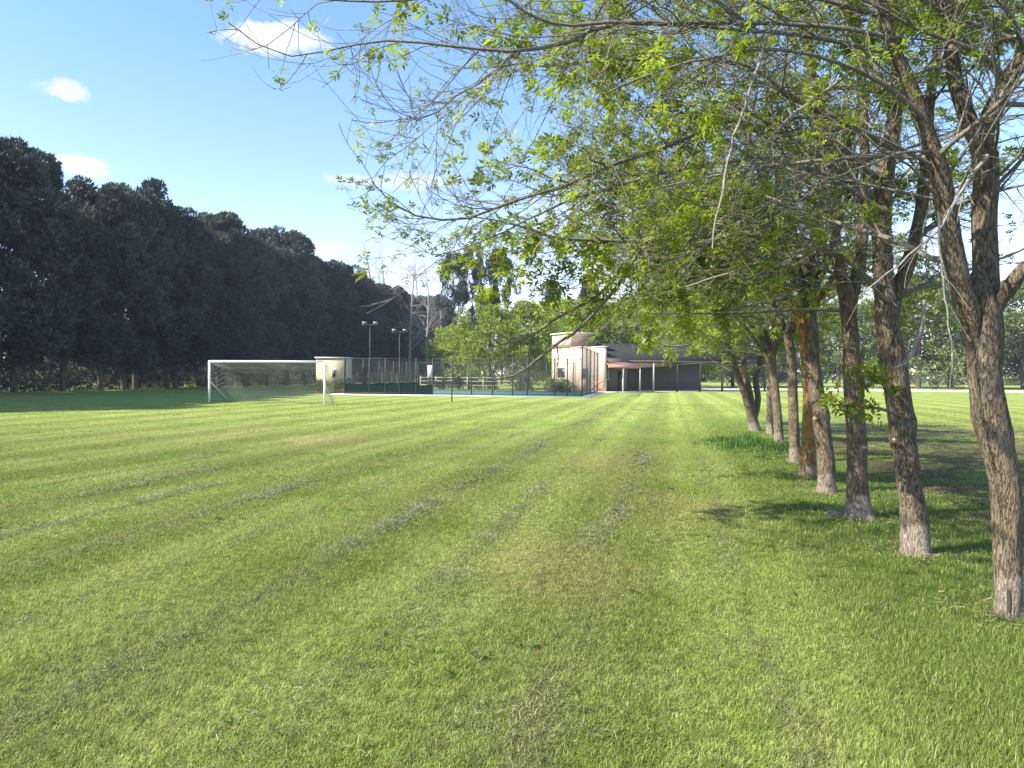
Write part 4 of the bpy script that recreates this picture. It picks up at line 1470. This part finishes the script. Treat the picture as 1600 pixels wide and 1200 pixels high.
# ------------------------------------------------------------------ hut behind the goal
MAT['cream'] = plain('cream_render', (0.52, 0.43, 0.27), 0.9, 0.08, 1.5, bump=0.004)
MAT['cream_pale'] = plain('pale_render', (0.52, 0.425, 0.335), 0.9, 0.07, 1.5, bump=0.004)
MAT['tower_shade'] = plain('painted_shade_brown', (0.20, 0.155, 0.13), 0.9, 0.08, 1.5, bump=0.004)  # brown tone that paints in the shade on the tower's right face
MAT['salmon'] = plain('salmon_paint', (0.50, 0.26, 0.19), 0.8, 0.1, 2)
MAT['glass'] = plain('dark_glass', (0.03, 0.035, 0.04), 0.12, 0.2, 1, spec=0.6)
MAT['trim'] = plain('pale_trim', (0.60, 0.55, 0.48), 0.7, 0.08, 3)
MAT['slate'] = plain('dark_roof_sheet', (0.030, 0.030, 0.029), 0.9, 0.2, 1.0, spec=0.1)
MAT['wood_dark'] = plain('dark_timber', (0.085, 0.065, 0.05), 0.8, 0.25, 3)
MAT['shade_wall'] = plain('back_wall', (0.16, 0.13, 0.11), 0.9, 0.15, 1)


def hut():
    Yh = 62.5
    o = P(505, 590, Yh)
    o[2] = 0
    a = rad(-8)
    ex = np.array([math.cos(a), math.sin(a), 0])
    ey = np.array([-math.sin(a), math.cos(a), 0])
    root = empty('hut', o)
    tag(root, 'small cream flat roofed hut behind the goal', 'hut')
    z = np.zeros(3)
    mb = MB()
    mb.box((-0.6, 0, -0.05), (1.75, 1.8, 2.85), ex, ey, z)
    mb.build('wall', MAT['cream'], root)
    mb = MB()
    mb.box((-0.70, -0.10, 2.853), (1.85, 1.9, 2.95), ex, ey, z)
    mb.build('roof', MAT['trim'], root)
    mb = MB()
    mb.box((0.72, -0.05, 1.30), (1.12, -0.003, 1.95), ex, ey, z)
    f = mb.build('window', MAT['trim'], root)
    mb = MB()
    mb.box((0.77, -0.056, 1.35), (1.07, -0.051, 1.90), ex, ey, z)
    mb.build('pane', MAT['glass'], f)


hut()

# ------------------------------------------------------------------ clubhouse
def clubhouse():
    Yb = 73.0
    O = P(943.5, 590, Yb)
    O[2] = 0
    a = rad(25)
    ex = np.array([math.cos(a), math.sin(a), 0])
    ey = np.array([-math.sin(a), math.cos(a), 0])
    z = np.zeros(3)
    root = empty('clubhouse', O)
    tag(root, 'cream clubhouse with a stepped tower and a salmon porch', 'building')
    B = lambda lo, hi: MB().box(lo, hi, ex, ey, z)
    B((-1.1, 2.6, -.05), (1.78, 8.4, 4.3)).build('wall', MAT['cream_pale'], root)
    B((0, 0, -.05), (0.30, 2.597, 4.3)).build('side_wall', MAT['cream_pale'], root)
    B((-1.1, 4.4, 4.303), (1.8, 8.4, 5.75)).build('tower', MAT['cream_pale'], root)
    B((-1.095, 4.39, 4.42), (1.795, 4.397, 5.745)).build('tower_shade_sheet', MAT['tower_shade'], root)  # thin sheet carrying the right face's shade as brown colour
    B((-1.095, 2.59, .0), (-.01, 2.597, 1.15)).build('base_panel', MAT['salmon'], root)
    mb = B((-1.25, 4.25, 5.753), (1.95, 8.55, 5.90))
    mb.build('tower_roof', MAT['trim'], root)
    mb = B((-1.18, 2.52, 4.303), (1.85, 4.36, 4.40))
    mb.box((-.08, -.08, 4.303), (.38, 2.515, 4.40), ex, ey, z)
    mb.build('parapet', MAT['trim'], root)
    # salmon base panel with crossed brace
    B((-0.05, 0.05, 0), (-0.003, 2.55, 1.15)).build('base_panel', MAT['salmon'], root)
    mb = MB()
    mb.bar(ex * -.07 + ey * .1 + np.array([0, 0, .1]), ex * -.07 + ey * 2.5 + np.array([0, 0, 1.1]), .03, 6)
    mb.bar(ex * -.075 + ey * 2.5 + np.array([0, 0, .1]), ex * -.075 + ey * .1 + np.array([0, 0, 1.1]), .03, 6)
    mb.build('cross_brace', MAT['wood_dark'], root)
    # windows on the sunlit face and beside it

    def win(x, y, z0, w, hh, face):
        if face == 'L':
            f = B((x - .06, y - w / 2 - .06, z0 - .06), (x - .003, y + w / 2 + .06, z0 + hh + .06))
            g_ = B((x - .066, y - w / 2, z0), (x - .061, y + w / 2, z0 + hh))
            s_ = B((x - .12, y - w / 2 - .12, z0 - .12), (x - .003, y + w / 2 + .12, z0 - .063))
        else:
            f = B((x - w / 2 - .06, y - .06, z0 - .06), (x + w / 2 + .06, y - .003, z0 + hh + .06))
            g_ = B((x - w / 2, y - .066, z0), (x + w / 2, y - .061, z0 + hh))
            s_ = B((x - w / 2 - .12, y - .12, z0 - .12), (x + w / 2 + .12, y - .003, z0 - .063))
        fo = f.build('window', MAT['trim'], root)
        g_.build('pane', MAT['glass'], fo)
        s_.build('sill', MAT['trim'], fo)
    win(-1.1, 6.3, 1.35, 1.5, 1.0, 'L')
    win(-.55, 2.6, 1.30, .6, 1.0, 'R')
    # porch
    B((.303, 1.9, -.05), (3.9, 2.1, 3.3)).build('porch_wall', MAT['shade_wall'], root)
    win(1.35, 1.9, 1.3, .55, .85, 'R')
    d = B((2.75, 1.86, 0.1), (3.45, 1.897, 2.1)).build('door', MAT['wood_dark'], root)
    B((2.87, 1.853, 1.2), (3.33, 1.858, 1.95)).build('pane', MAT['glass'], d)
    mb = MB()
    v = [(0.303, -.35, 2.62), (3.95, -.35, 2.62), (3.95, 1.897, 2.82), (0.303, 1.897, 2.82)]
    v = v + [(x, y, zz + .10) for x, y, zz in v]
    vv = np.array(v)
    vv = vv[:, :1] * ex + vv[:, 1:2] * ey + vv[:, 2:] * np.array([0, 0, 1.0])
    mb.add(vv, [(0, 3, 2, 1), (4, 5, 6, 7), (0, 1, 5, 4), (1, 2, 6, 5), (2, 3, 7, 6), (3, 0, 4, 7)])
    mb.build('porch_roof', MAT['salmon'], root)
    B((.31, -.36, 2.32), (3.95, -.24, 2.617)).build('fascia', MAT['salmon'], root)
    for xx in (1.95, 3.85):
        B((xx - .06, -.36, 0), (xx + .06, -.24, 2.317)).build('porch_post', MAT['trim'], root)
    B((-.3, -.8, -.05), (4.1, 1.897, .10)).build('step', MAT['concrete'], root)
    # dark open pavilion to the right
    rt = empty('pavilion', O)
    tag(rt, 'long open pavilion under a dark sheet roof beside the clubhouse', 'pavilion')
    x0, x1 = 3.95, 22.0
    mb = MB()
    ya, yr, yb = 2.0, 6.2, 10.5
    zr, ze = 4.85, 3.05

    def slab(p4, th):
        v4 = np.array(p4, float)
        v8 = np.vstack([v4, v4 + np.array([0, 0, th])])
        v8 = v8[:, :1] * ex + v8[:, 1:2] * ey + v8[:, 2:] * np.array([0, 0, 1.0])
        mb.add(v8, [(0, 3, 2, 1), (4, 5, 6, 7), (0, 1, 5, 4), (1, 2, 6, 5), (2, 3, 7, 6), (3, 0, 4, 7)])
    slab([(.35, ya + .12, ze + .15), (x1, ya + .12, ze + .15), (x1, yr, zr), (.35, yr, zr)], .08)
    slab([(3.5, yr + .003, zr), (x1, yr + .003, zr), (x1, yb, ze), (3.5, yb, ze)], .08)
    for xc in np.arange(.8, x1, .62):                # standing seams
        slab([(xc, ya + .12, ze + .232), (xc + .04, ya + .12, ze + .232), (xc + .04, yr, zr + .083), (xc, yr, zr + .083)], .035)
    mb.build('roof', MAT['slate'], rt)
    mb = MB()
    mb.box((x0, ya + .1, ze - .12), (x1, ya + .25, ze + .14), ex, ey, z)
    mb.build('eave_beam', MAT['wood_dark'], rt)
    for xx in np.linspace(x0 + .3, x1 - .2, 7):
        MB().box((xx - .08, ya + .1, 0), (xx + .08, ya + .25, ze - .123), ex, ey, z).build('post', MAT['trim'] if 7 < xx < 9 else MAT['wood_dark'], rt)
    MB().box((3.5, yb - .4, -.05), (19.5, yb - .2, ze), ex, ey, z).build('back_wall', MAT['shade_wall'], rt)
    MB().box((3.5, ya + .3, -.05), (x1, yb - .41, .06), ex, ey, z).build('slab', MAT['concrete'], rt)
    ch = MB()
    ch.box((9.2, 6.6, 4.2), (9.95, 7.3, 5.65), ex, ey, z)
    ch.box((9.12, 6.52, 5.653), (10.03, 7.38, 5.75), ex, ey, z)
    ch.build('chimney', MAT['white_paint'], rt)


clubhouse()

# ------------------------------------------------------------------ bushes, low rails, bollards
def bush(label, px, Y, w, hgt, seed, mat='bush_leaf', name='shrub'):
    rng = np.random.default_rng(seed)
    p = P(px, 590, Y)
    root = empty(name, (p[0], p[1], 0))
    tag(root, label, 'shrub', 'shrubs near the court')
    K = 22
    ctr = np.stack([rng.uniform(-w / 2, w / 2, K), rng.uniform(-w / 3, w / 3, K), rng.uniform(.15, hgt * .75, K)], -1)
    rads = np.tile(np.array([[.42, .42, .34]]), (K, 1)) * rng.uniform(.7, 1.2, (K, 1)) * hgt / 1.5
    mb = MB()
    v, q = cards(rng, ctr, rads, 150, .16, 2.4, .4)
    mb.add(v, q)
    mb.build('foliage', MAT[mat], root)
    a = np.zeros((7, 3))
    a[:, 0] = rng.uniform(-w / 3, w / 3, 7)
    d = nz(rng.normal(0, .4, (7, 3)) + np.array([0, 0, 1.0]))
    sp_, sr_ = grow(rng, a, d, np.full(7, hgt * .8), np.full(7, .025), 5)
    for k in range(7):
        MB().tubes(sp_[k], sr_[k], 5).build('stem', MAT['dark_bark'], root)


for (lab, px, Y, w, hh, sd, mt) in (
        ('brownish shrub behind the court fence left of the cream building', 822, 78.5, 3.2, 2.3, 1, 'bush_leaf'),
        ('low shrub in front of the sunlit clubhouse wall', 876, 70, 2.6, 1.4, 2, 'bush_leaf'),
        ('dark shrub at the left end of the court beside the hut', 526, 62.5, 2.6, 1.3, 3, 'grey_leaf'),
        ('dark low shrub behind the white board', 690, 82, 4.0, 1.5, 4, 'conifer_leaf'),
        ('dark shrub behind the middle of the court', 745, 84, 4.4, 1.6, 5, 'conifer_leaf'),
        ('dark wide shrub beyond the pavilion, behind the ash stems', 1170, 112, 6.0, 2.6, 6, 'conifer_leaf'),
        ('dark wide shrub beyond the road behind the slim ashes', 1240, 114, 7.0, 3.0, 7, 'conifer_leaf'),
        ('dark wide shrub beyond the road between second and third ash', 1360, 112, 7.0, 3.0, 8, 'conifer_leaf'),
        ('dark wide shrub beyond the road right of the second ash', 1450, 108, 7.0, 2.6, 9, 'conifer_leaf')):
    bush(lab, px, Y, w, hh, sd, mt)

MAT['pale_wood'] = plain('pale_wood', (0.42, 0.36, 0.27), 0.85, 0.25, 2)


def rail_fence(label, a, b, n, H, mat):
    a, b = np.asarray(a, float), np.asarray(b, float)
    root = empty('rail_fence', a)
    tag(root, label, 'fence')
    d = b - a
    for i in range(n):
        MB().bar(d * i / (n - 1) + np.array([0, 0, -.1]), d * i / (n - 1) + np.array([0, 0, H]), .07, 6).build('post', MAT[mat], root)
    for zf in (.35, .65, .92):
        MB().bar(np.array([0, 0, H * zf]), d + np.array([0, 0, H * zf]), .04, 5).build('rail', MAT[mat], root)


rail_fence('pale timber rail fence running behind the dark row of trees', (-52, 40, 0), (-30, 178, 0), 50, 1.3, 'pale_wood')
rail_fence('pale rail fence behind the windbreak cloth at the court', L(-1, CD + 4, 0), L(11, CD + 4, 0), 8, 1.4, 'pale_wood')

for j, px in enumerate((733, 748, 773, 778)):
    p = P(px, 590, 82)
    root = empty('bollard', (p[0], p[1], 0))
    tag(root, ['short dark post inside the court, leftmost of four', 'second short dark post from the left inside the court', 'left one of the two close short dark posts',
               'right one of the two close short dark posts'][j], 'post', 'short dark posts behind the court')
    MB().bar((0, 0, -.1), (0, 0, .75), .09, 8).build('shaft', MAT['dark_metal'], root)
    MB().bar((0, 0, .75), (0, 0, .80), .11, 8).build('cap', MAT['dark_metal'], root)

# ------------------------------------------------------------------ added haze veil
hm = bpy.data.materials.new('added_haze')
hm.use_nodes = True
hn = hm.node_tree
hn.nodes.clear()
ho = hn.nodes.new('ShaderNodeOutputMaterial')
hv = hn.nodes.new('ShaderNodeVolumePrincipled')
hv.inputs['Color'].default_value = (0.62, 0.78, 1.0, 1)
hv.inputs['Density'].default_value = 0.00030
hv.inputs['Anisotropy'].default_value = 0.0
hn.links.new(hv.outputs[0], ho.inputs['Volume'])
hz = MB().box((-330, -60, -1.0), (330, 420, 48)).build('added_haze', hm)  # volume added to lift dark far tones, standing in for lens flare
kind(hz, 'stuff')
tag(hz, 'thin bluish haze added over the field to veil the far trees', 'added_haze')
